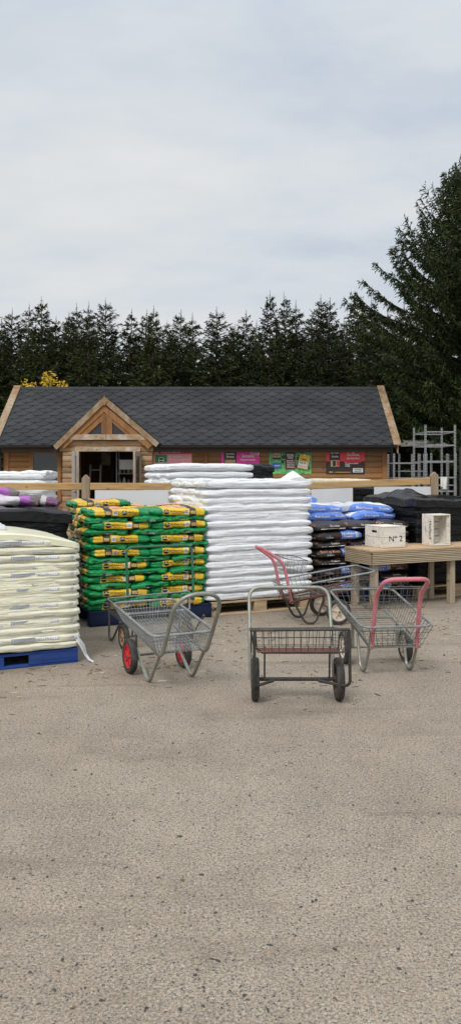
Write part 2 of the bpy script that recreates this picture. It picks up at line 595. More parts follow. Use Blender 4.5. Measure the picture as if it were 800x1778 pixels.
def brown_print(me):
    d = Decal(me)
    for side, sg in (('front', 1), ('back', -1)):
        cx = -.145 * sg
        d.text(side, cx, .014, 'Bord na M\u00f3na', .04, 2, bold=.0006)
        d.text(side, cx, -.022, 'Growise', .026, 1)
        d.disc(side, cx, -.008, .012, .008, 3)
        cx = .1 * sg
        d.text(side, cx - .02, .012, 'Tub & Basket', .03, 1, bold=.0006)
        d.text(side, cx - .02, -.016, 'Compost', .028, 1, bold=.0006)
        d.rect(side, cx + .1, 0, .035, .05, 1)
        for i in range(5):
            d.rect(side, cx + .089 + i * .0055, 0, .002, .04, 0, .0035, 1)
    for side in ('left', 'right'):
        d.rect(side, 0, -.026, .3, .007, 1, n=10)
        d.text(side, .02, .002, 'Growise', .03, 1)
    return d

def blue_print(me):
    d = Decal(me)
    for side in ('front', 'back'):
        d.text(side, -.06, 0, 'Multi Purpose', .034, 1, bold=.0006)
        d.text(side, .17, 0, 'Growise', .034, 1, bold=.0006)
    for side in ('left', 'right'):
        d.rect(side, -.02, .0, .3, .028, 1, n=10)
    d.rect('top', .12, -.02, .3, .25, 1, n=10)
    d.rect('top', -.2, .06, .12, .2, 1)
    for i in range(4):
        d.text('top', .16, .1 - i * .045, 'multi purpose compost', .024, 0, width=.17)
    d.text('top', -.1, -.12, 'Multi Purpose', .045, 1, width=.26)
    return d

def tub_print(me):
    d = Decal(me)
    for side in ('front', 'back'):
        d.text(side, -.04, .012, 'Tub & Basket', .036, 1, bold=.0006)
        d.text(side, -.04, -.018, 'Compost', .032, 1, bold=.0006)
        d.rect(side, .2, 0, .05, .05, 1)
        for i in range(5):
            d.rect(side, .185 + i * .007, 0, .0025, .04, 0, .0035, 1)
    return d

PRINT = [M['black_print'], M['white_print'], M['tan_print'], M['pink_print']]
BROWNP = [M['black_print'], M['white_print'], mat('copper_print', (.5, .26, .16), .4), mat('blue_print', (.1, .2, .6), .4)]

def bag_kind(name, mname, L, W, H, n, printer, pm, seed0, amp=.012, droop=.008, wr=.006, b=3.2):
    out = []
    for i in range(n):
        me = bag_mesh(name, L, W, H, M[mname], seed0 + i, amp=amp, droop=droop, wr=wr, b=b)
        pr = None
        if printer:
            d = printer(me)
            if d.mb.v:
                o = d.mb.build('printed_label', pm)
                pr = o.data
                bpy.data.objects.remove(o)
        out.append((me, pr))
    return out

GREENS = bag_kind('compost_bag', 'green_bag', GL, GW, GH, 8, green_print, PRINT, 1, .013, .006, .009, b=4.4)
BROWNS = bag_kind('compost_bag', 'brown_bag', .60, .40, .108, 3, brown_print, BROWNP, 21, .014, .012)
BLUES = bag_kind('compost_bag', 'blue_bag', .60, .39, .105, 3, blue_print, BROWNP, 41, .014, .012)
TUBS = bag_kind('compost_bag', 'blue_plain', .60, .39, .105, 1, tub_print, BROWNP, 51, .014, .01)
PURPLES = bag_kind('compost_bag', 'purple_bag', .58, .36, .085, 2, None, None, 61, .025, .02, .01)
BROWNISH = bag_kind('compost_bag', 'brownish_bag', .56, .36, .085, 1, None, None, 71, .025, .02, .01)

UX, UY = math.cos(R(25)), math.sin(R(25))

def put_bag(kind, origin, ang, x, y, z, rz, label, group, tilt=(0, 0)):
    me, pr = kind
    o = bpy.data.objects.new('compost_bag', me)
    COL.objects.link(o)
    c, s = math.cos(ang), math.sin(ang)
    o.location = (origin[0] + c * x - s * y, origin[1] + s * x + c * y, z)
    o.rotation_euler = (tilt[0], tilt[1], ang + rz)
    tag(o, label, 'compost bag', group)
    if pr:
        p = bpy.data.objects.new('printed_label', pr)
        COL.objects.link(p)
        p.parent = o
    return o

ORD = ['topmost', 'second', 'third', 'fourth', 'fifth', 'sixth', 'seventh', 'eighth', 'ninth', 'tenth', 'eleventh', 'twelfth',
       'thirteenth', 'fourteenth', 'lowest']

# ------------------------------------------------------------------ pallets
def pallet(label, origin, ang, W, D, H, m, text=None, text_mat=None, solid_front=False):
    t = thing('pallet', label, 'pallet', (origin[0], origin[1], 0), ang)
    th = .02
    d = MB()
    for i in range(7):
        y = i * (D - .1) / 6
        d.box((0, y, H - th), (W, y + .1, H))
    d.build('deck', m, t, bev=.003)
    for i in range(3):
        y = (0, D / 2 - .05, D - .1)[i]
        MB().box((0, y + .001, 0), (W, y + .1, th)).build('base_board', m, t, bev=.003)
        for j in range(3):
            x = (0.0, W / 2 - .07, W - .14)[j]
            b = MB().box((x + .001, y + .003, th + .001), (x + .139, y + .097, H - th - .001)).build('block', m, t, bev=.003)
            if text and i == 0 and j == text[1]:
                k = MB()
                k.text(text[0], text[2], Matrix.Translation((x + .07, y - .001 + .002, th + (H - 2 * th) / 2)) @ Matrix.Rotation(math.pi / 2, 4, 'X'),
                       width=text[3] if len(text) > 3 else None, bold=.001)
                k.build('stencil', text_mat or M['black_print'], b)
    if solid_front:
        for x0, x1 in ((0.003, .3), (W - .36, W - .003)):
            MB().box((x0, -.004, th), (x1, .0, H - th)).build('side_plate', m, t)
    return t

# ------------------------------------------------------------------ wrapped stacks
def drape(name, mats, parent, x0, x1, y0, y1, zf, n=36, skirt=.06, amp=.02, seed=0, freq=5, extra=None, thick=.002):
    """plastic sheet lying over the top of a stack, its edges hanging over the sides"""
    mb = MB()
    off = Vector((seed * 5.1, seed * 2.2, seed))
    vs = []
    for j in range(n + 1):
        for i in range(n + 1):
            u, v = i / n * 2 - 1, j / n * 2 - 1
            e = max(abs(u), abs(v))
            k = min(1, e / .86)
            s = (k / e) if e > 1e-6 else 1
            x = (x0 + x1) / 2 + u * s * (x1 - x0) / 2
            y = (y0 + y1) / 2 + v * s * (y1 - y0) / 2
            d = max(0, (e - .86) / .14)
            z = zf((x - x0) / (x1 - x0), (y - y0) / (y1 - y0))
            r = abs(noise.noise(Vector((x * freq, y * freq * 1.5, 0)) + off)) * amp * 2 - amp * .5
            r += noise.noise(Vector((x * freq * 3, y * freq * 3, 1)) + off) * amp * .5
            if extra: r += extra(x, y)
            hang = 1.0 - .2 * noise.noise(Vector((x * 4, y * 4, 7)) + off)
            vs.append((x + (u * .012 if d else 0), y + (v * .012 if d else 0), z + r * (1 - d * .6) - d * skirt * hang))
    fs = [(j * (n + 1) + i, j * (n + 1) + i + 1, (j + 1) * (n + 1) + i + 1, (j + 1) * (n + 1) + i) for j in range(n) for i in range(n)]
    mb.add(vs, fs)
    return mb.build(name, mats, parent, smooth=True)


def wrapped_bags(label, origin, ang, W, D, z0, layers, pitch, film, rows=3, seed=0, cat='bag stack', jit=.012, name='wrapped_bag_stack', print_fn=None, print_m=None, shrink=None, plump=3.4, inset=.004):
    t = thing(name, label, cat, (origin[0], origin[1], 0), ang)
    rd = D / rows
    film_block(MB(), W + inset * 2, D + inset * 2, z0 + .004, z0 + pitch * (layers - (1.6 if shrink else .5)), n=(44, 0, 0), seed=seed, amp=.006, ridge=.006).build('stretch_film', film, t, smooth=True)
    for c in t.children:
        c.location = (-inset, -inset, 0)
    kinds = []
    for i in range(4):
        me = bag_mesh('bag', W + .02, rd + .03, pitch * 1.12, film, seed + i, cuts=15, a=10, b=plump, amp=.008, wr=.005, taper=.03, wave=.009)
        pr = None
        if print_fn and i < 2:
            pr = []
            for nm, d in print_fn(me, i):
                o = d.mb.build(nm, print_m)
                pr.append((nm, o.data))
                bpy.data.objects.remove(o)
        kinds.append((me, pr))
    rng = random.Random(seed)
    for l in range(layers):
        for r in range(rows):
            if print_fn and r == 0:
                me, pr = kinds[(l + 1) % 2]
            else:
                me, pr = kinds[rng.randrange(4)]
                if print_fn: pr = None
            o = bpy.data.objects.new('bag', me)
            COL.objects.link(o)
            o.parent = t
            flip = math.pi if (rng.random() < .5 and not print_fn) else 0
            o.location = (W / 2 + rng.uniform(-jit, jit), rd * (r + .5) + rng.uniform(-jit, jit) * .6, z0 + pitch * (l + .5) + rng.uniform(-.004, .004))
            o.scale = (1, 1, rng.uniform(.88, 1.12))
            o.rotation_euler = (rng.uniform(-.014, .014), rng.uniform(-.007, .007), flip + rng.uniform(-.008, .008))
            if shrink:
                sx = shrink(l)
                o.scale = (sx, 1, 1.0)
                o.location.x -= W * (1 - sx) / 2
            for nm, pm in pr or ():
                p = bpy.data.objects.new(nm, pm)
                COL.objects.link(p)
                p.parent = o
    return t


def film_block(mb, W, D, z0, z1, n=(40, 34, 40), seed=0, amp=.02, ridge=.016, a=8, b=7, top_slump=.0):
    """tightly wrapped block with streaky sideways folds"""
    bm = bmesh.new()
    bmesh.ops.create_cube(bm, size=2)
    bmesh.ops.subdivide_edges(bm, edges=bm.edges[:], cuts=n[0], use_grid_fill=True)
    off = Vector((seed * 4.3, seed, seed * 2.9))
    H = z1 - z0
    vs = []
    for v in bm.verts:
        q = v.co
        s = ((abs(q.x) ** a + abs(q.y) ** a) ** (b / a) + abs(q.z) ** b) ** (1 / b)
        q = q / s
        x, y, z = q.x * W / 2, q.y * D / 2, q.z * H / 2
        k = noise.noise(Vector((x * 2.5, y * 2.5, z * 5)) + off) * amp
        k += noise.noise(Vector((x * 2.0, y * 2.0, z * 30)) + off) * ridge
        k += abs(math.sin((z + H / 2) / H * math.pi * 9)) * ridge * .8
        nr = Vector((q.x ** 5, q.y ** 5, q.z ** 5)).normalized()
        co = Vector((x, y, z)) + nr * k
        vs.append((co.x + W / 2, co.y + D / 2, co.z + z0 + H / 2))
    bm.verts.index_update()
    fs = [tuple(v.index for v in f.verts) for f in bm.faces]
    bm.free()
    return mb.add(vs, fs)


WHITE_FILM = film_mat('white_stretch_film', (.8, .82, .85), .42, .8, spec=.3)
WHITE_SHEET = mat('white_plastic_sheet', (.78, .8, .82), .35, var=.05, bmp=.4, bscale=12, bdist=.02)
CREAM_FILM = film_mat('cream_stretch_film', (.84, .82, .63), .38, .8, tint=(.72, .71, .62))
CREAM_SHEET = mat('cream_plastic_sheet', (.8, .78, .58), .3, var=.06, bmp=.4, bscale=10, bdist=.02)
CLEAR_SHEET = mat('milky_plastic_sheet', (.7, .72, .74), .25, var=.1, bmp=.4, bscale=14, bdist=.02)
BLACK_FILM = film_mat('black_stretch_film', (.004, .004, .005), .2, 1.0, stretch=(1.2, 1.2, 30), vary=.3, spec=.22)
BLACK_SHEET = mat('black_plastic_sheet', (.006, .006, .007), .22, var=.3, vscale=5, bmp=.7, bscale=7, bdist=.03, spec=.35)

# white pallet stack in the centre
WO, WA = (-.24, 7.48), R(24.7)
pallet('pale timber pallet under the tall white wrapped stack', WO, WA, 1.2, 1.0, .14, M['pallet_wood'], ('BNM', 0, .062, .1))
t = wrapped_bags('tall stack of white wrapped bags in the middle behind the carts', WO, WA, 1.2, 1.0, .142, 15, .0792, WHITE_FILM, seed=3, plump=3.8)
def crumple(x, y):
    d = math.hypot((x - 1.02) / .1, (y - .1) / .1)
    return max(0, 1 - d * .7) * .1 + .02 * max(0, noise.noise(Vector((x * 9, y * 9, 3))))
drape('cover_sheet', WHITE_SHEET, t, .015, 1.185, .015, .985, lambda u, v: 1.337, seed=2, amp=.006, extra=crumple, skirt=.05)

# cream pallet stack at the left front
CO, CA = (-2.215, 5.20), R(25)
pallet('blue pallet under the cream wrapped bags at the left edge', CO, CA, 1.2, 1.0, .108, M['blue_pallet'], ('BT-36t', 2, .045, .12), M['palegrey_print'], True)
def cream_print(me, i):
    d, e, g, q = Decal(me), Decal(me), Decal(me), Decal(me)
    if i == 1:
        d.rect('front', .34, -.012, .16, .006, 0, n=10)
        return [('printed_line', d)]
    d.rect('front', .19, .004, .17, .032, 0, n=12)
    d.text('front', .19, .003, 'Levington', .03, 1, width=.15)
    q.rect('front', .365, .007, .165, .026, 0, .001, 10)
    q.text('front', .365, .008, 'PEAT FREE', .026, 1, width=.15, bold=.001)
    e.rect('front', .55, 0, .035, .035, 2)
    for k in range(4):
        e.rect('front', .541 + k * .006, 0, .0025, .025, 0, .0035, 1)
    g.rect('front', .03, -.004, .035, .03, 1)
    return [('printed_label', d), ('barcode', e), ('emblem', g), ('wording', q)]
t = wrapped_bags('cream wrapped bags stacked on the blue pallet at the left edge', CO, CA, 1.21, 1.0, .11, 14, .0585, CREAM_FILM, seed=9, rows=2, plump=4.6, inset=.012,
                 print_fn=cream_print, print_m=[M['grey_print'], M['white_print'], M['palegrey_print']], jit=.006,
                 shrink=lambda l: 1.0 if l < 13 else .9)
def shoulder(u, v):
    k = max(0, (u - .55) / .45)
    return .975 - .085 * k ** 1.6
drape('cover_sheet', CREAM_SHEET, t, .0, 1.195, .0, 1.0, shoulder, seed=4, amp=.004, skirt=.05, freq=3)
drape('loose_film', CLEAR_SHEET, t, .1, .72, .3, .98, lambda u, v: .985 - .0 * u, seed=6, amp=.018, skirt=.015,
      extra=lambda x, y: .06 * max(0, 1 - math.hypot((x - .62) / .2, (y - .5) / .3)))
mb = MB()
tail = [Vector((1.2, .02, .17)), Vector((1.23, -.01, .12)), Vector((1.25, -.02, .06)), Vector((1.275, -.03, .02)), Vector((1.3, -.05, .006)), Vector((1.31, -.03, .004))]
mb.tube(tail, [.03, .03, .018, .014, .012, .006], 7, flat=.35)
tail2 = [Vector((1.19, -.0, .2)), Vector((1.215, -.012, .14)), Vector((1.235, -.03, .1)), Vector((1.24, -.035, .075))]
mb.tube(tail2, [.02, .035, .02, .006], 7, flat=.3)
mb.build('film_tail', CLEAR_SHEET, t, smooth=True)

# far white stacks behind the fence
FO, FA = (-.88, 10.75), R(25)
pallet('timber pallet under the white stack behind the fence, near the shop', FO, FA, 1.34, 1.0, .14, M['pallet_wood'])
t = wrapped_bags('white wrapped stack behind the fence, in front of the pink sign', FO, FA, 1.34, 1.0, .142, 13, .107, WHITE_FILM, seed=13)
drape('cover_sheet', WHITE_SHEET, t, .01, 1.33, .01, .99, lambda u, v: 1.53 - .03 * max(0, .25 - u) * 4, seed=5, amp=.006, skirt=.05, freq=3)
LO, LA = (-3.98, 11.5), 0.0
pallet('timber pallet under the white bags beside the shop window', LO, LA, 1.22, .8, .14, M['pallet_wood'])
t = wrapped_bags('white wrapped bags behind the fence, below the shop window', LO, LA, 1.22, .8, .142, 12, .1055, WHITE_FILM, seed=17, rows=2)
drape('cover_sheet', WHITE_SHEET, t, .0, 1.215, .005, .795, lambda u, v: 1.405 + .03 * u, seed=8, amp=.022, skirt=.06, freq=4)

# black wrapped stacks
def black_stack(label, origin, ang, W, D, z1, seed, plabel, sheet=True, sl=None, extra=None, green=False):
    pallet(plabel, origin, ang, W, D, .14, M['pallet_wood'])
    t = thing('black_wrapped_stack', label, 'bag stack', (origin[0], origin[1], 0), ang)
    film_block(MB(), W, D, .142, z1, seed=seed, a=14, b=16).build('wrap_film', BLACK_FILM, t, smooth=True)
    if sheet:
        drape('cover_sheet', BLACK_SHEET, t, -.005, W + .005, -.005, D + .005, sl or (lambda u, v: z1 + .005), seed=seed, amp=.026, skirt=.1, extra=extra, freq=2.8)
    return t

black_stack('black wrapped stack at the right behind the timber table', (2.075, 8.55), R(25), 1.2, 1.0, 1.12, 5,
            'pallet under the black wrapped stack behind the table',
            sl=lambda u, v: 1.125 + .02 * v - .03 * u, extra=lambda x, y: .1 * max(0, 1 - math.hypot((x - .18) / .16, (y - .45) / .5)))
black_stack('black wrapped stack between the cream bags and the fence, at left', (-2.53, 6.44), R(25), 1.2, 1.0, 1.07, 7,
            'pallet under the black stack with purple bags on top',
            sl=lambda u, v: 1.08 + .015 * v - .03 * max(0, u - .8) / .2)
black_stack('small black wrapped stack beside the shop wall under the pink sign', (.12, 13.3), 0, .62, .8, 1.56, 15,
            'pallet under the black stack by the shop wall', sl=lambda u, v: 1.565 - .04 * u * u)
t = black_stack('black wrapped stack with green top seen between the white fence boards', (1.55, 11.2), 0, 1.1, .9, 1.2, 19,
                'pallet under the black and green stack behind the fence', sl=lambda u, v: 1.2 + .03 * v)
M['green_sheet'] = mat('green_plastic_sheet', (.03, .3, .07), .4, var=.15)
drape('green_cover', M['green_sheet'], t, .25, 1.0, .35, .85, lambda u, v: 1.25, seed=3, amp=.012, skirt=.03)
# pale sacks behind the right fence
PO = (1.12, 12.3)
pallet('pallet under the pale sacks behind the fence by the red sign', PO, 0, 1.1, .8, .14, M['pallet_wood'])
PALE = mat('pale_buff_plastic', (.62, .57, .42), .4, var=.2, vscale=8, bmp=.3, bdist=.02)
t = wrapped_bags('pale buff sacks stacked behind the fence below the red sign', PO, 0, 1.15, .8, .142, 14, .083, PALE, seed=23, rows=2)

# purple and white bags lying on the left black stack
BO = (-2.53, 6.44)
GP = 'bags lying on the black wrapped stack'
put_bag(PURPLES[0], BO, R(25), .72, .66, 1.15, .1, 'purple and white bag lying on the black wrapped stack, nearer the middle', GP, (.03, .02))
put_bag(BROWNISH[0], BO, R(25), .98, .76, 1.15, -.3, 'brown bag with pale stripe lying on the right of the black stack', GP, (.0, .06))
put_bag(PURPLES[1], BO, R(25), .55, .74, 1.23, .0, 'purple and white bag lying highest on the black wrapped stack', GP, (0, -.02))
put_bag(PURPLES[1], BO, R(25), .3, .5, 1.15, .2, 'purple and white bag at the left edge of the black stack', GP, (.02, .0))

# ------------------------------------------------------------------ green and yellow bags
GO, GA = (-1.275, 6.99), R(24.5)
pallet('dark blue pallet under the green and yellow compost bags', GO, GA, 1.2, 1.0, .14, M['shaded_blue_pallet'], solid_front=True)
GG = 'green and yellow compost bags on the dark blue pallet'
rng = random.Random(5)
GPITCH = .0618
for tier in range(15):
    z = .142 + GPITCH * (14 - tier + .5)
    word = ORD[tier]
    jx = lambda: rng.uniform(-.024, .024)
    tl = lambda: (rng.uniform(-.035, .035), rng.uniform(-.025, .025))
    if tier % 2 == 0:
        flips = rng.choice([(0, 0), (0, math.pi), (math.pi, math.pi), (math.pi, math.pi)]) if tier else (0, math.pi)
        for k, nm in ((0, 'left'), (1, 'right')):
            put_bag(GREENS[rng.randrange(8)], GO, GA, .29 + .575 * k + jx(), .2 + jx(), z, flips[k] + rng.uniform(-.03, .03),
                    f'yellow-sided compost bag, {nm} one of the {word} tier of the green and yellow stack', GG, tl())
        cols = (0, 1, 2) if tier == 0 else (0,)
        for k in cols:
            put_bag(GREENS[rng.randrange(8)], GO, GA, .2 + .4 * k + jx(), .7, z, math.pi / 2 * rng.choice((1, -1)),
                    f'bag behind the front row, {("left", "middle", "right")[k]} one of the {word} tier, green and yellow stack', GG, tl())
    else:
        for k, nm in ((0, 'left'), (1, 'middle'), (2, 'right')):
            put_bag(GREENS[rng.randrange(8)], GO, GA, .2 + .385 * k + jx(), .29 + jx(), z, -math.pi / 2 + rng.uniform(-.03, .03),
                    f'plain green bag end, {nm} one of the {word} tier of the green and yellow stack', GG, tl())
        put_bag(GREENS[rng.randrange(8)], GO, GA, .3 + jx(), .8, z, rng.choice((0, math.pi)),
                f'bag behind the front row in the {word} tier of the green and yellow stack', GG, tl())
put_bag(GREENS[1], GO, GA, .28, .78, 1.1, 0.02, 'single extra bag lying on top of the green and yellow stack, at its back left', GG, (.0, .0))

# ------------------------------------------------------------------ brown and blue bags
KO, KA = (.915, 8.08), R(25)
pallet('pallet under the brown and blue bags beside the table', KO, KA, 1.2, 1.0, .13, M['shaded_blue_pallet'])
KG = 'brown and blue compost bags beside the white stack'
rng = random.Random(8)
KP = .0935
for tier in range(8):
    z = .132 + KP * (7 - tier + .5)
    word = ORD[tier] if tier < 7 else 'lowest'
    jx = lambda: rng.uniform(-.015, .015)
    if tier % 2 == 1:
        for k, nm in ((0, 'left'), (1, 'right')):
            put_bag(BROWNS[rng.randrange(3)], KO, KA, .3 + .61 * k + jx(), .2 + jx(), z, math.pi * k, f'brown bag with blue panel, {nm} one in the {word} tier beside the white stack', KG, (rng.uniform(-.02, .02), 0))
    else:
        for k, nm in ((0, 'left'), (1, 'middle'), (2, 'right')):
            put_bag(BROWNS[rng.randrange(3)], KO, KA, .2 + .41 * k + jx(), .31 + jx(), z, math.pi / 2 + rng.uniform(-.03, .03), f'dark brown bag end, {nm} one in the {word} tier beside the white stack', KG, (rng.uniform(-.02, .02), .02))
BG = 'blue and white compost bags on the brown bags'
ztop = .132 + KP * 8
for k, (x, y) in enumerate(((.3, .5), (.92, .46), (.3, .82), (.92, .82))):
    put_bag(BLUES[k % 3], KO, KA, x, y, ztop + .045, (0, math.pi * 0)[k % 2] + .03, f'blue and white bag under the top ones on the brown stack, {("front left", "front right", "back left", "back right")[k]}', BG)
for k, (x, y, a) in enumerate(((.26, .55, .05), (.64, .62, math.pi + .15), (.96, .52, -.35))):
    put_bag(BLUES[(k + 1) % 3], KO, KA, x, y, ztop + .13, a, f'blue and white bag lying on top of the brown stack, {("left", "middle", "right by the black stack")[k]}', BG, (.03, .05 * (k == 2)))
put_bag(TUBS[0], KO, KA, .12, .85, ztop + .225, -.25, 'plain blue bag lying alone highest above the brown and blue stack', BG)
# loose stack behind to fill the back half of the pallet
for tier in range(8):
    put_bag(BROWNS[tier % 3], KO, KA, .9, .8, .132 + KP * (tier + .5), 0, f'brown bag at the back of the {ORD[7 - tier] if tier else "lowest"} tier, toward the black stack', KG)

# ------------------------------------------------------------------ timber table with crates
TA = R(25)
T0 = Vector((1.43, 7.80, 0))
t = thing('timber_table', 'long timber display table with grooved apron carrying two white crates', 'table', T0, TA)
TL, TD, TH = 1.9, .46, .622
d = MB()
for i in range(5):
    y = -.015 + i * (TD + .03) / 5
    d.box((-.02, y, TH - .025), (TL, y + (TD + .03) / 5 - .006, TH + random.uniform(-.001, .002)))
d.build('tabletop', M['table_timber'], t, bev=.004)
def ribbed(p, q, out, z0, z1, n=7):
    mb = MB()
    p, q, out = Vector(p), Vector(q), Vector(out)
    for i in range(n):
        a, b = z0 + (z1 - z0) * i / n, z0 + (z1 - z0) * (i + 1) / n
        h = b - a
        prof = [(0, a), (.0, a + h * .12), (1, a + h * .3), (1, a + h * .85), (.0, b), (0, b)]
        pts = [p + out * (.016 * k + .006) + Vector((0, 0, z)) for k, z in prof]
        mb.prism(pts, q - p)
    return mb
ribbed((.0, 0, 0), (TL - .02, 0, 0), (0, -1, 0), TH - .155, TH - .028).build('apron', M['apron_timber'], t)
ribbed((0, TD, 0), (0, 0, 0), (-1, 0, 0), TH - .155, TH - .028).build('apron', wood_mat('apron_end_timber', (.42, .33, .22), (.5, .43, .34), .5, knots=False, stretch=(1.2, 1.2, 20)), t)
MB().box((.0, TD - .03, TH - .15), (TL, TD, TH - .028)).build('apron', M['apron_timber'], t)
for x, y in ((.03, .02), (.03, TD - .1), (1.03, .02), (1.03, TD - .1), (1.8, .02), (1.8, TD - .1)):
    MB().box((x, y, 0), (x + .066, y + .066, TH - .03)).build('leg', M['leg_timber'], t, bev=.004)

def crate(label, loc, rot, W, D, H, open_side='top'):
    """slatted whitewashed crate, W along x, D along y, H tall"""
    t = thing('wooden_crate', label, 'crate', loc, rot)
    th = .009
    m = M['crate_wood']
    if open_side == 'top':
        b = MB()
        for i in range(2):
            z = i * H / 2
            b.box((0, 0, z + .001), (W, th, z + H / 2 - .002))
        f = b.build('front_panel', m, t, bev=.0015)
        b = MB()
        for i in range(2):
            z = i * H / 2
            b.box((0, D - th, z + .001), (W, D, z + H / 2 - .002))
        b.build('back_panel', m, t, bev=.0015)
        for x0 in (-.001, W - th + .001):
            b = MB()
            for i in range(2):
                z = i * H / 2
                if i == 1:  # hand hole
                    y0, y1, za, zb = D * .36, D * .64, z + H * .2, z + H * .32
                    b.box((x0, th, z + .001), (x0 + th, y0, z + H / 2 - .002))
                    b.box((x0, y1, z + .001), (x0 + th, D - th, z + H / 2 - .002))
                    b.box((x0, y0, z + .001), (x0 + th, y1, za))
                    b.box((x0, y0, zb), (x0 + th, y1, z + H / 2 - .002))
                else:
                    b.box((x0, th, z + .001), (x0 + th, D - th, z + H / 2 - .002))
            b.build('side_panel', m, t)
        b = MB()
        for i in range(4):
            y = th + i * (D - 2 * th) / 4
            b.box((th, y, .002), (W - th, y + (D - 2 * th) / 4 - .004, .01))
        b.build('base', m, t)
        b = MB()
        for i in range(3):
            y = i * D / 3
            b.box((-.001, y + .001, H), (W + .001, y + D / 3 - .002, H + .008))
        b.build('lid', m, t, bev=.0015)
        k = MB().text('N\u00ba 2', .085, Matrix.Translation((W * .55, -.002, H * .42)) @ Matrix.Rotation(math.pi / 2, 4, 'X'), width=.17)
        k.build('stencil', M['black_print'], f)
        n = MB()
        for z in (H * .08, H * .42, H * .58, H * .92):
            n.lathe([(0, .0001), (0, .0035), (.0015, .0035), (.0015, .0001)], 8, 'x')
        nails = MB()
        for z in (H * .08, H * .42, H * .58, H * .92):
            for x in (.006, W - .006):
                nails.box((x - .002, -.0015, z - .002), (x + .002, .0, z + .002))
        nails.build('nails', M['dark_steel'], f)
    return t

def on_table(x, y):
    return Vector((T0.x + UX * x - UY * y, T0.y + UY * x + UX * y, TH + .003))

crate('white wooden crate stencilled with a number, lying flat on the table end', Vector((1.583, 7.975, TH + .003)), R(25), .28, .33, .215)
# upright crate, open side to the front
t = thing('wooden_crate', 'white wooden crate standing on end with its open side forward', 'crate', Vector((2.155, 8.22, TH + .003)), R(20))
W, D, H, th = .225, .2, .335, .009
b = MB()
for i in range(2):
    y = i * D / 2
    b.box((0, y + .001, .0), (th, y + D / 2 - .002, H))
lp = b.build('side_panel', M['crate_wood'], t, bev=.0015)
k = MB()
k.text('Holland', .06, Matrix.Translation((-.002, D * .22, H * .5)) @ Matrix.Rotation(-math.pi / 2, 4, 'Z') @ Matrix.Rotation(math.pi / 2, 4, 'X') @ Matrix.Rotation(-math.pi / 2, 4, 'Z'), width=.19)
k.text('1927', .035, Matrix.Translation((-.002, D * .66, H * .52)) @ Matrix.Rotation(-math.pi / 2, 4, 'Z') @ Matrix.Rotation(math.pi / 2, 4, 'X') @ Matrix.Rotation(-math.pi / 2, 4, 'Z'), width=.07)
k.build('stencil', M['black_print'], lp)
b = MB()
for i in range(2):
    y = i * D / 2
    b.box((W - th, y + .001, 0), (W, y + D / 2 - .002, H))
b.build('side_panel', M['crate_wood'], t, bev=.0015)
b = MB()
for i in range(4):
    z = .012 + i * (H - .024) / 4
    b.box((th, D - th, z + .002), (W - th, D, z + (H - .024) / 4 - .006))
b.build('base', M['crate_wood'], t)
MB().box((th, 0.001, H - .012), (W - th, D - th - .001, H - .001)).build('end_panel', M['crate_wood'], t, bev=.0015)
MB().box((th, 0.001, .001), (W - th, D - th - .001, .012)).build('end_panel', M['crate_wood'], t, bev=.0015)
for x in (th + .001, W - th - .021):
    MB().prism([(x, .02, .02), (x + .02, .02, .02), (x + .02, .04, .02), (x, .04, .02)], (0, 0, H - .04)).build('corner_batten', M['crate_wood'], t)

# ------------------------------------------------------------------ carts
def wheel(t, x, r, w, rim_mat, y=0.0, spokes=7, side=1):
    ri = r * .72
    tyre = MB().lathe([(-w / 2, ri), (-w / 2, r * .93), (-w * .36, r * .985), (-w * .1, r), (-w * .06, r * .985), (w * .06, r * .985), (w * .1, r), (w * .36, r * .985), (w / 2, r * .93), (w / 2, ri)], 32, 'x', (x, y, r))
    root = bpy.data.objects.new('wheel', None)
    COL.objects.link(root)
    root.parent = t
    tyre.build('tyre', M['black_rubber'], root, smooth=True)
    d = MB().lathe([(-w * .38, ri * .86), (-w * .38, ri + .001), (w * .38, ri + .001), (w * .38, ri * .86)], 32, 'x', (x, y, r))
    d.lathe([(-w * .08, .004), (-w * .08, ri * .9), (w * .08, ri * .9), (w * .08, .004)], 32, 'x', (x, y, r))
    for k in range(spokes):
        a = 2 * math.pi * k / spokes + .3
        c, s = math.cos(a), math.sin(a)
        d.bar((x, y + c * r * .12, r + s * r * .12), (x, y + c * ri * .9, r + s * ri * .9), w * .62, r * .085, up=(0, -s, c))
    d.lathe([(-w * .5, .004), (-w * .5, r * .19), (w * .5, r * .19), (w * .5, .004)], 16, 'x', (x, y, r))
    d.build('rim', rim_mat, root)
    h = MB().lathe([(-w * .62, .001), (-w * .62, r * .09), (w * .62, r * .09), (w * .62, .001)], 12, 'x', (x, y, r))
    h.build('axle_cap', M['galv'], root)

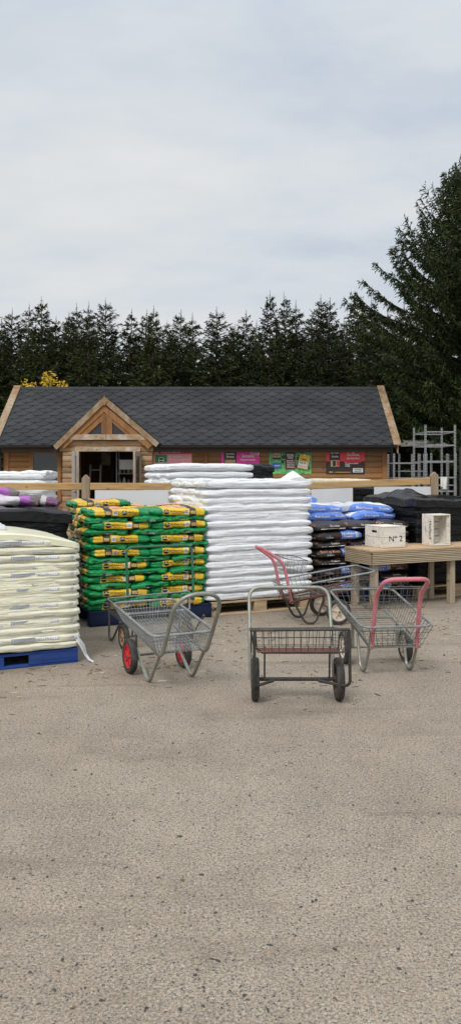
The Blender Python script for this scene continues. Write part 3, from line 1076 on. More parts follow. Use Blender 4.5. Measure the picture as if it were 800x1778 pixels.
def tub(t, mat_rim, mat_wire, yb, yf, wb, wf, zb, zf, depth, bw, byb, byf, cell=.03, r=.0015, rim_r=.009, rc=.06, bottom_cell=None):
    """wire tub: back (far from the handle) at yb, handle end at yf"""
    bl, br, fr, fl = Vector((-wb / 2, yb, zb)), Vector((wb / 2, yb, zb)), Vector((wf / 2, yf, zf)), Vector((-wf / 2, yf, zf))
    Bl, Br, Fr, Fl = Vector((-bw / 2, byb, zb - depth)), Vector((bw / 2, byb, zb - depth)), Vector((bw / 2, byf, zf - depth)), Vector((-bw / 2, byf, zf - depth))
    MB().tube(fillet([bl, br, fr, fl], rc, 5, True), rim_r, 8, True).build('rim', mat_rim, t, smooth=True)
    mb = MB()
    ny = int(abs(yb - yf) / cell)
    nx = max(4, int(wb / cell))
    nz = max(2, int(depth / cell))
    grid_panel(mb, bl, br, Br, Bl, nx, nz, r)
    grid_panel(mb, fl, fr, Fr, Fl, nx, nz, r)
    grid_panel(mb, bl, fl, Fl, Bl, ny, nz, r)
    grid_panel(mb, br, fr, Fr, Br, ny, nz, r)
    bc = bottom_cell or cell
    grid_panel(mb, Bl, Br, Fr, Fl, max(3, int(bw / bc)), max(4, int(abs(yb - yf) / bc)), r)
    mb.build('wire_basket', mat_wire, t)
    return (bl, br, fr, fl, Bl, Br, Fr, Fl)

# grey cart with red wheels
t = thing('garden_trolley', 'grey wire trolley with red wheel hubs and rounded hoop handle', 'trolley', (-.522, 5.48, 0), R(25), 'garden centre trolleys')
tub(t, M['galv_pale'], M['galv_mid'], .31, -.52, .47, .43, .445, .355, .125, .35, .26, -.48, cell=.025, r=.0017, rim_r=.0095)
hp = fillet([(-.15, -.0, .15), (-.155, -.25, .012), (-.155, -.5, .19), (-.15, -.55, .25)], .06, 5)
for sx in (-1, 1):
    MB().tube(fillet([(sx * .155, .0, .17), (sx * .155, -.24, .012), (sx * .155, -.3, .012), (sx * .155, -.5, .235)], .05, 5), .0125, 8, flat=.7).build('leg', M['olive_steel'], t, smooth=True)
MB().tube(fillet([(-.155, -.42, .225), (-.155, -.53, .225), (-.155, -.80, .655), (.155, -.80, .655), (.155, -.53, .225), (.155, -.42, .225)], .15, 9), .0135, 10).build('handle', M['olive_steel'], t, smooth=True)
f = MB()
for sx in (-1, 1):
    f.tube([(sx * .155, .27, .312), (sx * .155, -.47, .226)], .009, 6)
    f.tube([(sx * .155, .0, .28), (sx * .155, .0, .12)], .009, 6)
f.tube([(-.2, 0, .12), (.2, 0, .12)], .008, 8)
f.tube([(-.155, -.2, .25), (.155, -.2, .25)], .008, 6)
f.build('frame', M['galv'], t, smooth=True)
for sx in (-1, 1):
    wheel(t, sx * .2, .12, .046, M['red_plastic'])

# green-handled cart behind it
t = thing('garden_trolley', 'wire trolley with tall green hoop handle beside the green compost bags', 'trolley', (-.60, 6.23, 0), R(205), 'garden centre trolleys')
bl, br, fr, fl = Vector((-.24, .12, .3)), Vector((.28, .12, .3)), Vector((.29, -.42, .345)), Vector((-.46, -.42, .36))
Bl, Br, Fr, Fl = [p + Vector((0, dy, -.105)) for p, dy in ((bl, -.03), (br, -.03), (fr, .0), (fl, .0))]
MB().tube(fillet([bl, br, fr, fl], .03, 4, True), .007, 8, True).build('rim', M['galv_pale'], t, smooth=True)
mb = MB()
for q in ((bl, br, Br, Bl, 16, 4), (fl, fr, Fr, Fl, 24, 4), (bl, fl, Fl, Bl, 18, 4), (br, fr, Fr, Br, 18, 4), (Bl, Br, Fr, Fl, 18, 16)):
    grid_panel(mb, q[0], q[1], q[2], q[3], q[4], q[5], .0015)
mb.build('wire_basket', M['galv'], t)
MB().tube(fillet([(.1, -.43, .28), (.1, -.5, .76), (-.5, -.47, .76), (-.49, -.4, .28)], .07, 6), .0115, 8).build('handle', M['green_paint'], t, smooth=True)
for x in (.27, -.46):
    MB().tube(fillet([(x, -.42, .34), (x, -.42, .012), (x, -.32, .012), (x, -.1, .2)], .04, 4), .009, 8).build('leg', M['galv'], t, smooth=True)
f = MB().tube([(-.27, 0, .1), (.27, 0, .1)], .008, 8)
for x in (-.2, .2):
    f.tube([(x, .0, .1), (x, .0, .23)], .008, 6)
f.build('frame', M['galv'], t, smooth=True)
for sx in (-1, 1):
    wheel(t, sx * .27, .1, .04, M['tan_plastic'])

# dark cart at the front
t = thing('garden_trolley', 'dark trolley with rusty shelf and bare steel hoop, nearest the viewer', 'trolley', (.41, 4.76, 0), 0, 'garden centre trolleys')
fr = MB()
fr.tube([(-.295, -.16, .463), (.303, -.16, .468)], .0095, 8)
for sx, x, x2 in ((-1, -.265, -.15), (1, .298, .13)):
    fr.tube(fillet([(x, -.16, .463), (x + .006 * sx, -.16, .125), (x2, -.03, .125)], .045, 6), .0095, 8)
fr.tube([(-.25, 0, .128), (.25, 0, .128)], .012, 10)
for x in (-.2, .2):
    fr.tube([(x, -.02, .335), (x, 0, .13)], .006, 6)
fr.tube([(-.25, -.15, .33), (.28, -.15, .33)], .005, 6)
fr.tube([(-.289, -.16, .46), (-.289, .08, .42)], .006, 6)
fr.tube([(.3, -.16, .46), (.232, .13, .42)], .006, 6)
fr.tube([(-.289, .1, .42), (.232, .13, .42)], .005, 6)
fr.build('frame', M['dark_steel'], t, smooth=True)
mb = MB()
grid_panel(mb, (-.26, -.158, .46), (.29, -.158, .46), (.27, -.15, .33), (-.25, -.15, .33), 12, 3, .0022)
grid_panel(mb, (-.25, .1, .42), (.23, .12, .42), (.22, .02, .325), (-.25, .02, .325), 12, 2, .0018)
grid_panel(mb, (.3, -.155, .46), (.232, .12, .42), (.225, .02, .33), (.28, -.15, .33), 5, 3, .0018)
grid_panel(mb, (-.288, -.155, .46), (-.285, .09, .42), (-.255, .02, .33), (-.27, -.15, .33), 5, 3, .0018)
mb.build('wire_basket', M['dark_steel'], t)
MB().box((-.29, -.155, .325), (-.282, -.06, .462)).build('side_plate', M['dark_steel'], t, bev=.001)
MB().prism([(-.22, -.15, .318), (.235, -.15, .318), (.255, -.03, .318), (-.255, -.03, .318)], (0, 0, .012)).build('shelf', M['rust'], t, bev=.002)
MB().tube(fillet([(-.287, .06, .11), (-.287, .1, .3), (-.29, .27, .655), (.228, .27, .655), (.232, .1, .3), (.235, .05, .12)], .085, 7), .0115, 10).build('handle', M['olive_steel'], t, smooth=True)
for sx in (-1, 1):
    wheel(t, sx * .258, .13, .046, M['rust'])

# two pink-handled carts
def pink_cart(label, loc, rot, rail, low):
    t = thing('garden_trolley', label, 'trolley', loc, rot, 'garden centre trolleys')
    c = tub(t, M['galv_pale'], M['galv'], .37, -.5, .505, .495, .485, .36, .14, .38, .3, -.44, cell=.045, r=.0017, rim_r=.0085, rc=.07, bottom_cell=.05)
    hd = MB()
    hd.tube(fillet([(-.16, -.425, .2), (-.155, -.51, .58), (-.15, -.70, .71), (.15, -.70, .71), (.155, -.51, .58), (.16, -.425, .2)], .075, 6), .0145, 10)
    hd.build('handle', M['pink'], t, smooth=True)
    for sx in (-1, 1):
        MB().tube(fillet([(sx * .165, -.44, .33), (sx * .168, -.41, .21), (sx * .17, -.3, .012), (sx * .17, -.2, .012), (sx * .17, -.12, .24)], .07, 6), .0105, 8).build('leg', low, t, smooth=True)
    f = MB()
    for sx in (-1, 1):
        f.tube([(sx * .17, .3, .335), (sx * .17, -.46, .212)], .011, 6)
        f.bar((sx * .17, .0, .3), (sx * .17, 0, .115), .02, .02)
    f.tube([(-.24, 0, .115), (.24, 0, .115)], .009, 8)
    f.bar((-.17, -.42, .212), (.17, -.42, .212), .02, .02)
    f.bar((-.17, .1, .31), (.17, .1, .31), .03, .012)
    f.bar((-.17, -.15, .265), (.17, -.15, .265), .03, .012)
    f.build('frame', rail, t, smooth=False)
    # small child basket hung inside the handle
    k = MB()
    a = [(-.24, -.3, .6), (.24, -.3, .6), (.24, -.48, .615), (-.24, -.48, .615)]
    b = [(-.2, -.33, .48), (.2, -.33, .48), (.2, -.46, .48), (-.2, -.46, .48)]
    k.tube(fillet(a, .02, 3, True), .004, 6, True)
    grid_panel(k, a[0], a[1], b[1], b[0], 10, 2, .0015)
    grid_panel(k, a[3], a[2], b[2], b[3], 10, 2, .0015)
    grid_panel(k, a[0], a[3], b[3], b[0], 4, 2, .0015)
    grid_panel(k, a[1], a[2], b[2], b[1], 4, 2, .0015)
    grid_panel(k, b[0], b[1], b[2], b[3], 10, 3, .0015)
    k.build('child_basket', M['galv'], t)
    for sx in (-1, 1):
        wheel(t, sx * .232, .118, .042, M['cream_plastic'], spokes=5)
    return t
pink_cart('wire trolley with pink handle turned toward the viewer, right of the dark trolley', (1.07, 5.71, 0), R(7), M['olive_steel'], M['olive_steel'])
pink_cart('wire trolley with pink handle seen sideways in front of the white stack', (.945, 7.35, 0), R(-76.6), M['rust'], M['dark_steel'])

# ------------------------------------------------------------------ fences
FY = 10.3
def post(t, px, ptop, w=.098):
    p = at(px, ptop, FY)
    x = p.x
    h = p.z
    MB().add([(x - w / 2, FY - .06, 0), (x + w / 2, FY - .06, 0), (x + w / 2, FY + .03, 0), (x - w / 2, FY + .03, 0),
              (x - w / 2, FY - .06, h - .05), (x + w / 2, FY - .06, h - .05), (x + w / 2, FY + .03, h - .05), (x - w / 2, FY + .03, h - .05),
              (x, FY - .06, h), (x, FY + .03, h)],
             [(3, 2, 1, 0), (0, 1, 5, 8, 4), (2, 3, 7, 9, 6), (1, 2, 6, 5), (3, 0, 4, 7), (5, 6, 9, 8), (7, 4, 8, 9)]).build('post', M['post_timber'], t, bev=.004)

def rail(t, x0, y0, x1, y1, h=.092, dy=-.03):
    a, b = at(x0, y0, FY), at(x1, y1, FY)
    a.z -= h / 2; b.z -= h / 2
    a.y = b.y = FY + dy
    MB().bar(a, b, .04, h).build('rail', M['timber'], t, bev=.005)
    for zz in (.75, .35):
        MB().bar((a.x, a.y, zz), (b.x, b.y, zz), .04, h).build('rail', M['timber'], t, bev=.005)

t = thing('timber_fence', 'low timber rail fence with pointed post and white board, left side', 'fence', (0, 0, 0))
post(t, 150, 824)
rail(t, -60, 838.5, 143.5, 838.5)
rail(t, 157, 838.5, 308, 838.5)
post(t, 300, 842, .08)
a, b = at(166, 851, FY), at(293, 851, FY)
MB().box((a.x, FY - .045, .3), (b.x, FY - .03 + .01, a.z)).build('white_board', M['white_paint'], t, bev=.002)
t = thing('timber_fence', 'timber rail fence with two white boards, right side by the racks', 'fence', (0, 0, 0))
post(t, 752, 819)
rail(t, 525, 838, 745, 829.5)
for x0, x1 in ((540, 611), (648, 748)):
    a, b = at(x0, 845, FY), at(x1, 843, FY)
    MB().box((a.x, FY - .045, .3), (b.x, FY - .02, a.z)).build('white_board', M['white_paint'], t, bev=.002)

# ------------------------------------------------------------------ timber shop
SY = 17.25                    # front wall
XL, XR = -5.06, 3.5
EZ, RZ, EY, RY = 2.03, 3.50, 16.95, 18.85
BY = 2 * RY - SY              # back wall
log = wood_mat('weathered_log_cladding', (.31, .145, .05), (.31, .23, .15), .55, stretch=(1.0, 12, 12), rnd=.22)
frame_w = wood_mat('orange_stained_timber', (.28, .125, .045), (.31, .21, .12), .4, stretch=(8, 8, 1.2), rnd=.12)
barge = wood_mat('pale_bargeboard_timber', (.25, .155, .08), (.45, .39, .31), .6, stretch=(3, 6, 6), rnd=.08)
weath = wood_mat('flaking_white_timber', (.36, .25, .15), (.56, .53, .48), .8, stretch=(3, 8, 8), rnd=.1)
greyframe = wood_mat('grey_weathered_timber', (.32, .27, .22), (.46, .44, .42), .7, stretch=(8, 8, 1.2), rnd=.1)

shop = thing('timber_shop', 'single storey log cabin shop with dark hexagon shingle roof and porch gable', 'building', (0, 0, 0))
def P2(px, py, Y):
    v = at(px, py, Y)
    return v.x, v.z
wall = MB()
doorx = (P2(140, 783, SY)[0], P2(241, 783, SY)[0]); doortop = P2(140, 784, SY)[1]
winx = (P2(52, 0, SY)[0], P2(107, 0, SY)[0]); winz = (.75, P2(0, 780, SY)[1])
course = .128
z = 0.0
def course_prism(mb, x0, x1, y, z0, h, sgn=-1):
    prof = [(0, 0), (.018, .006), (.026, h * .3), (.026, h * .7), (.018, h - .006), (0, h)]
    mb.prism([(x0, y + sgn * d, z0 + zz) for d, zz in prof], (x1 - x0, 0, 0))
while z < 2.12:
    h = course
    spans = [(XL, XR)]
    for (a, b, z0, z1) in ((doorx[0], doorx[1], -1, doortop), (winx[0], winx[1], winz[0], winz[1])):
        if z + h * .5 > z0 and z + h * .5 < z1:
            spans = [q for sp in spans for q in (((sp[0], a), (b, sp[1])) if sp[0] < a and sp[1] > b else (sp,))]
    for a, b in spans:
        cuts = [a]
        while b - cuts[-1] > 3.0:
            cuts.append(cuts[-1] + random.uniform(1.6, 2.6))
        cuts.append(b)
        for c0, c1 in zip(cuts, cuts[1:]):
            course_prism(wall, c0, c1 - .003, SY, z, h)
    z += h
# inner lining so the cladding has thickness
for a, b, z0, z1 in ((XL, winx[0], 0, 2.1), (winx[0], winx[1], 0, winz[0]), (winx[0], winx[1], winz[1], 2.1), (winx[1], doorx[0], 0, 2.1), (doorx[0], doorx[1], doortop, 2.1), (doorx[1], XR, 0, 2.1)):
    wall.box((a, SY + .002, z0), (b - .002, SY + .05, z1))
for x in (XL, XR - .06):
    wall.prism([(x, SY + .052, 0), (x, BY, 0), (x, BY, 2.1), (x, RY, RZ - .12), (x, SY + .052, 2.1)], (.06, 0, 0))
wall.box((XL + .061, BY - .06, 0), (XR - .061, BY, 2.1))
wall.build('wall', log, shop)
MB().box((XL + .07, SY + .06, .005), (XR - .07, BY - .07, .03)).build('floor', mat('dark_floorboards', (.06, .045, .035), .8), shop)
# vertical trims
for x in (XL + .0, XR - .11):
    MB().box((x - .004, SY - .05, 0), (x + .11, SY - .028, 2.05)).build('corner_trim', frame_w, shop, bev=.004)
x = P2(358, 0, SY)[0]
MB().box((x - .035, SY - .055, 0), (x + .035, SY - .028, 2.05)).build('cover_strip', frame_w, shop, bev=.004)
# window
w = MB()
x0, x1 = winx; z0, z1 = winz
fw = .085
w.box((x0, SY - .04, z0), (x0 + fw, SY + .0, z1)); w.box((x1 - fw, SY - .04, z0), (x1, SY + .0, z1))
w.box((x0 + fw, SY - .038, z1 - fw), (x1 - fw, SY, z1)); w.box((x0 + fw, SY - .038, z0), (x1 - fw, SY, z0 + fw))
wo = w.build('window', frame_w, shop, bev=.004)
glass = mat('dark_window_glass', (.02, .022, .022), .06, var=.3, spec=.8)
MB().box((x0 + fw, SY - .015, z0 + fw), (x1 - fw, SY - .009, z1 - fw)).build('pane', glass, wo)

# roof with hexagon tabs
shingle, nt, bs = nodes_of('charcoal_felt_shingles')
gi = nt.nodes.new('ShaderNodeNewGeometry')
cc = ramp(nt, gi.outputs['Random Per Island'], [(0, (.036, .038, .041)), (1, (.046, .049, .052))])
cc = mix_rgb(nt, 1.0, cc, ramp(nt, noise_n(nt, coords(nt), 90, 3, .7), [(.3, (.65,) * 3), (.7, (1.3,) * 3)]), 'MULTIPLY')
cc = mix_rgb(nt, 1.0, cc, ramp(nt, noise_n(nt, coords(nt, (.6, 1, 1)), 1.2, 4, .6), [(.3, (.72,) * 3), (.7, (1.25,) * 3)]), 'MULTIPLY')
cc = mix_rgb(nt, ramp(nt, noise_n(nt, coords(nt), 3.2, 6, .72), [(.6, (0, 0, 0)), (.74, (.35,) * 3)]), cc, (.1, .105, .085))
nt.links.new(cc, bs.inputs['Base Color'])
bs.inputs['Roughness'].default_value = .9
bs.inputs['Specular IOR Level'].default_value = .25
bump(nt, bs, noise_n(nt, coords(nt), 120, 3, .7), .4, .004)
roof = MB()
XR0, XR1 = -5.2, 3.63
S = Vector((0, RY - EY, RZ - EZ)); SL = S.length; S.normalize()
N = Vector((0, -S.z, S.y))
rows = 17
pitch = SL / rows
tw = .365
def tabs(mb, org, ex, S, N, length, rows, pitch, tw, clip=None):
    for r in range(rows + 1):
        s0 = r * pitch
        off = 0 if r % 2 == 0 else tw / 2
        k = int(length / tw) + 2
        for i in range(-1, k):
            xa = i * tw + off
            g = .014
            lo, hi = s0 - pitch * .95 + .0, s0 + pitch * 1.0
            hw = tw / 2
            # half hexagon hanging below the row line
            pts = [(xa + g, hi), (xa + g, s0), (xa + hw * .5, lo + g), (xa + hw * 1.5, lo + g), (xa + tw - g, s0), (xa + tw - g, hi)]
            pts = [(min(max(x, 0), length), min(max(s, -.03), rows * pitch)) for x, s in pts]
            if max(p[0] for p in pts) - min(p[0] for p in pts) < .02: continue
            if max(p[1] for p in pts) - min(p[1] for p in pts) < .005: continue
            if clip and not clip(sum(p[0] for p in pts) / 6, s0): continue
            base = [org + ex * x + S * s for x, s in pts]
            top = [b + N * (.021 - .009 * (s - lo) / pitch) for b, (x, s) in zip(base, pts)]
            n = 6
            v = [b + N * .0005 for b in base] + top
            mb.add(v, [tuple(range(2 * n - 1, n - 1, -1))])
            mb.add(v, [(i2, (i2 + 1) % n, n + (i2 + 1) % n, n + i2) for i2 in range(n)], 1)
tabs(roof, Vector((XR0, EY, EZ)), Vector((1, 0, 0)), S, N, XR1 - XR0, rows, pitch, tw)
roof.prism([(XR0, EY, EZ - .002), (XR0, RY, RZ - .002), (XR0, 2 * RY - EY, EZ - .002), (XR0, 2 * RY - EY, EZ - .04), (XR0, RY, RZ - .045), (XR0, EY, EZ - .04)], (XR1 - XR0, 0, 0))
for i in range(24):       # ridge caps
    x = XR0 + i * (XR1 - XR0) / 24
    wd = (XR1 - XR0) / 24 + .02
    for sg in (-1, 1):
        a = Vector((x, RY, RZ + .022)); dd = Vector((0, sg * S.y * .13, -S.z * .13))
        roof.add([a, a + Vector((wd, 0, .003)), a + Vector((wd, 0, .003)) + dd, a + dd], [(0, 1, 2, 3)])
BITUMEN = mat('black_bitumen_edge', (.006, .006, .006), .9)
roof.build('roof', [shingle, BITUMEN], shop)
# bargeboards on both ends
for x in (XR0 - .035, XR1 + .005):
    bb = MB()
    for sg in (-1, 1):
        a = Vector((x + .015, RY + sg * .0, RZ + .03)); c = Vector((x + .015, RY + sg * (RY - EY + .06), EZ - .02))
        d = Vector((0, 0, -.17))
        bb.prism([a, c, c + d, a + d], (.03, 0, 0))
        # flat capping
        n2 = Vector((0, sg * S.z, S.y))
        bb.prism([a + Vector((-.07, 0, .004)), a + Vector((.1, 0, .004)), c + Vector((.1, 0, .004)), c + Vector((-.07, 0, .004))], (0, 0, .025))
    bb.build('bargeboard', barge, shop, bev=.003)
# gutter
gut = MB()
for x0, x1 in ((XR0, P2(92, 0, EY)[0]), (P2(278, 0, EY)[0], XR1 + .02)):
    prof = [(-.1, .0), (-.095, -.05), (-.06, -.075), (-.02, -.075), (.0, -.05), (.0, 0)]
    gut.prism([(x0, EY + y, EZ - .002 + zz) for y, zz in prof], (x1 - x0, 0, 0))
gut.tube([(XL - .06, EY - .03, EZ - .08), (XL - .06, SY - .09, EZ - .22), (XL - .06, SY - .09, .1)], .034, 10)
gut.build('gutter', mat('black_gutter_plastic', (.012, .012, .013), .35), shop)
MB().box((XL, EY + .02, EZ - .16), (XR, EY + .04, EZ - .03)).build('fascia', mat('dark_brown_fascia', (.05, .03, .02), .7), shop)
MB().box((XL, EY + .042, EZ - .1), (XR, SY - .03, EZ - .085)).build('soffit', mat('brown_soffit_boards', (.09, .05, .03), .8), shop)

# porch gable
GY = 16.8
porch = []
apex, lf, rf = at(182, 690, GY), at(93, 776, GY), at(277, 771, GY)
gr = MB()
back = RY - .02
def main_roof_z(y): return EZ + (y - EY) * (RZ - EZ) / (RY - EY)
for foot in (lf, rf):
    d = foot - apex
    y_ap = EY + (apex.z - EZ) / (RZ - EZ) * (RY - EY)
    y_ft = EY + max(0, (foot.z - EZ)) / (RZ - EZ) * (RY - EY) + .02
    # slope as hex-tabbed plate: polygon front-apex, back-apex, back-foot, front-foot
    n = Vector((0, 1, 0)).cross(d).normalized()
    if n.z < 0: n = -n
    gr.prism([apex + n * .01, Vector((apex.x, y_ap + .05, apex.z)) + n * .01, Vector((foot.x, y_ft + .05, foot.z)) + n * .01, foot + n * .01], -n * .03)
    sd = -d.normalized()
    L = d.length
    ln = y_ap - GY
    def clip(x, s, L=L, y_ap=y_ap, y_ft=y_ft):
        return GY + x < y_ft + (y_ap - y_ft) * max(0, s) / L
    tabs(gr, Vector((foot.x, GY, foot.z)) + n * .012, Vector((0, 1, 0)), sd, n, ln, 10, L / 10, tw, clip)
gr.build('porch_roof', [shingle, BITUMEN], shop)
bb = MB()
for foot, sg in ((lf, -1), (rf, 1)):
    d = (foot - apex).normalized()
    nrm = Vector((-d.z, 0, d.x))
    if nrm.z > 0: nrm = -nrm
    a = apex + Vector((0, -.03, .025)) - d * .0
    c = foot + Vector((0, -.03, .02))
    vert = Vector((0, 0, -.165))
    bb.prism([a, c, c + nrm * .115, a + vert], (0, .03, 0))
bb.prism([apex + Vector((-.07, -.045, -.09)), apex + Vector((0, -.045, .045)), apex + Vector((.07, -.045, -.09)), apex + Vector((0, -.045, -.19))], (0, .014, 0))
bb.build('porch_bargeboard', barge, shop, bev=.003)
# gable face: boards, inner rafters, glazing
GYF = 16.88
def poly(pts, y0, y1): return [Vector((P2(px, py, GYF)[0], y0, P2(px, py, GYF)[1])) for px, py in pts], (0, y1 - y0, 0)
gf = MB()
for pts in ([(182, 703), (104, 772), (112, 780), (182, 716)], [(182, 703), (266, 772), (258, 780), (182, 716)]):
    p, dd = poly(pts, 16.81, 16.86); gf.prism(p, dd)
for pts in ([(180, 717), (127, 765), (141, 765), (180, 730)], [(186, 717), (246, 765), (232, 765), (186, 726)]):
    p, dd = poly(pts, 16.83, 16.88); gf.prism(p, dd)
for pts in ([(177, 718), (184, 718), (184, 754), (177, 754)], [(187, 720), (196, 724), (196, 754), (187, 754)], [(184.4, 716), (186.6, 716), (186.6, 764), (184.4, 764)]):
    p, dd = poly(pts, 16.82, 16.875); gf.prism(p, dd)
gf.build('gable_frame', frame_w, shop, bev=.004)
gs = MB()
for pts in ([(124, 754.5), (185, 754.5), (185, 764), (116, 764)], [(186, 754.5), (247, 754.5), (256, 764), (186, 764)]):
    p, dd = poly(pts, 16.805, 16.895); gs.prism(p, dd)
p, dd = poly([(131, 777), (244, 777), (244, 784), (131, 784)], 16.85, 16.9); gs.prism(p, dd)
gs.build('gable_sill', weath, shop, bev=.004)
gb = MB()
zt, zb = P2(0, 764.5, GYF)[1], P2(0, 784, GYF)[1]
n = 2
for i in range(n):
    z0 = zb + (zt - zb) * i / n
    course_prism(gb, P2(104, 0, GYF)[0], P2(266, 0, GYF)[0], 16.92, z0, (zt - zb) / n - .002)
z = 0
while z < zb - .02:       # cladding beside the door stands a little proud of the main wall
    h = min(course, zb - z)
    course_prism(gb, P2(109, 0, GYF)[0], P2(131, 0, GYF)[0], 16.92, z, h - .001)
    course_prism(gb, P2(245, 0, GYF)[0], P2(264, 0, GYF)[0], 16.92, z, h - .001)
    z += h
gb.box((P2(104, 0, GYF)[0], 16.922, zb), (P2(266, 0, GYF)[0], 17.2, zt))
for a, b in ((109, 131), (245, 264)):
    gb.box((P2(a, 0, GYF)[0], 16.922, 0), (P2(b, 0, GYF)[0], 17.2, zb - .002))
gb.build('porch_cladding', wood_mat('sunbleached_log_cladding', (.33, .185, .08), (.46, .37, .27), .75, stretch=(1.0, 12, 12), rnd=.2), shop)
for pts in ([(141, 754), (177, 754), (177, 722)], [(196, 754), (233, 754), (196, 727)]):
    p, dd = poly(pts, 16.885, 16.89)
    o = MB().prism(p, dd).build('gable_window', glass, shop)
# door frame and open leaves
df = MB()
for px0, px1 in ((131, 139.5), (240.5, 247)):
    df.box((P2(px0, 0, SY)[0], 16.87, 0), (P2(px1, 0, SY)[0], 16.93, doortop))
df.box((doorx[0], SY - .06, doortop - .001), (doorx[1], SY + .05, doortop + .05))
df.build('door_frame', greyframe, shop, bev=.004)
def leaf(hx, ang, wd):
    root = bpy.data.objects.new('door', None); COL.objects.link(root); root.parent = shop
    root.location = (hx, 16.86, 0); root.rotation_euler = (0, 0, ang)
    h = doortop - .02
    f = MB()
    f.box((0, -.02, .05), (.09, .02, h)); f.box((wd - .09, -.02, .05), (wd, .02, h))
    f.box((.091, -.02, h - .1), (wd - .091, .02, h)); f.box((.091, -.02, .05), (wd - .091, .02, .3)); f.box((.091, -.02, .85), (wd - .091, .02, .95))
    f.build('leaf_frame', greyframe, root, bev=.003)
    MB().box((.09, -.006, .95), (wd - .09, .0, h - .1)).build('pane', glass, root)
    MB().box((.09, -.01, .3), (wd - .09, .01, .85)).build('panel', greyframe, root)
    MB().tube([(wd - .05, -.02, 1.0), (wd - .05, -.07, 1.0), (wd - .14, -.07, 1.0)], .009, 8).build('handle', M['dark_steel'], root)
leaf(P2(131, 0, 16.86)[0], R(-72), .5)
leaf(P2(244, 0, 16.86)[0], R(-99), .5)

# things inside the doorway
rk = thing('goods_rack', 'steel rack with small goods inside the shop doorway', 'rack', (-2.62, 17.75, 0))
f = MB()
for x in (0, .62):
    for y in (0, .4):
        f.box((x - .012, y - .012, .03), (x + .012, y + .012, 2.0))
f.build('upright', M['slot_steel'], rk)
for z in (.35, .75, 1.1, 1.4, 1.72):
    MB().box((.0, -.01, z - .015), (.62, .41, z)).build('shelf', M['slot_steel'], rk)
cols = [(.5, .04, .04), (.6, .6, .58), (.3, .32, .34), (.5, .45, .1), (.1, .25, .12)]
cm = [mat('carton_print_%s' % n, c, .5) for n, c in zip(('red', 'white', 'grey', 'yellow', 'green'), cols)]
rg = random.Random(4)
for zi, z in enumerate((.75, 1.1, 1.4)):
    for k in range(6):
        x = -2.60 + .05 + k * .1
        c = 0 if k >= 4 and rg.random() < .8 else rg.randrange(5)
        hh = rg.uniform(.14, .22)
        prof = [(0, .001), (0, .036), (hh * .7, .036), (hh * .82, .016), (hh, .016), (hh, .001)]
        o = MB().lathe(prof, 12, 'z', (0, 0, 0)).build('bottle', cm[c], None, smooth=True)
        o.location = (x, 17.8, z + .001)
        tag(o, f'{("red", "white", "grey", "yellow", "green")[c]} bottle {("far left", "second from left", "third from left", "third from right", "second from right", "far right")[k]} on the {("lower", "middle", "upper")[zi]} shelf of the doorway rack', 'bottle', 'bottles on the rack in the doorway')
sg = MB().box((-2.32, 17.5, 1.49), (-1.98, 17.51, 1.71)).build('notice_board', M['white_paint'])
sg.location = (-.2, 0, .0)
tag(sg, 'blank white notice hanging inside the shop doorway', 'notice')
o = MB().box((-3.12, 18.6, 1.6), (-2.9, 18.63, 1.9)).build('picture_frame', mat('dull_print', (.2, .16, .12), .6, var=.6, vscale=9))
tag(o, 'framed picture on the back wall inside the doorway', 'picture')
o = MB()
for k in range(2):
    o.bar((-3.3 + k * .26, 17.75, 0.03), (-3.28 + k * .24, 18.1, 1.6), .04, .05)
for k in range(4):
    o.bar((-3.29, 17.84 + k * .075, .4 + k * .36), (-3.05, 17.84 + k * .075, .4 + k * .36), .03, .03)
tag(o.build('step_ladder', greyframe), 'grey wooden ladder leaning inside the shop doorway at left', 'ladder')
o = MB().box((-3.0, 19.2, .03), (-2.9, 19.7, 1.95)).build('display_panel', mat('dark_brown_board', (.07, .04, .025), .7))
tag(o, 'dark upright display panel standing inside the shop', 'panel')

# ------------------------------------------------------------------ posters on the wall
PY = SY - .033
def poster(label, x0, y0, x1, y1, bg):
    a, b = at(x0, y1, PY), at(x1, y0, PY)
    t = thing('poster', label, 'poster', (a.x, PY, a.z), 0, 'printed posters on the shop wall')
    W, H = b.x - a.x, b.z - a.z
    MB().box((0, 0, 0), (W, .006, H)).build('board', bg, t)
    return t, W, H
def pr(name, col, **k): return mat(name, col, .4, var=k.get('var', .06), vscale=k.get('vscale', 10))
POSTER_M = dict(white=M['white_print'], black=M['black_print'], green=pr('poster_green', (.01, .3, .1)), pink=pr('poster_pink', (.92, .36, .4)),
                crimson=pr('poster_crimson', (.6, .05, .13)), cream=pr('poster_cream', (.7, .52, .34)), magenta=pr('poster_magenta', (.86, .05, .4)),
                brown=pr('poster_brown', (.05, .028, .028)), red=pr('poster_red', (.84, .06, .08)), leaf=pr('poster_leaf', (.15, .5, .16), var=.7, vscale=14),
                maroon=pr('poster_maroon', (.17, .015, .045)), blue=pr('poster_blue', (.03, .16, .55)), yellow=pr('poster_yellow', (.75, .5, .04)), tan=M['tan_print'],
                dkleaf=pr('poster_dark_leaf', (.01, .06, .015)))
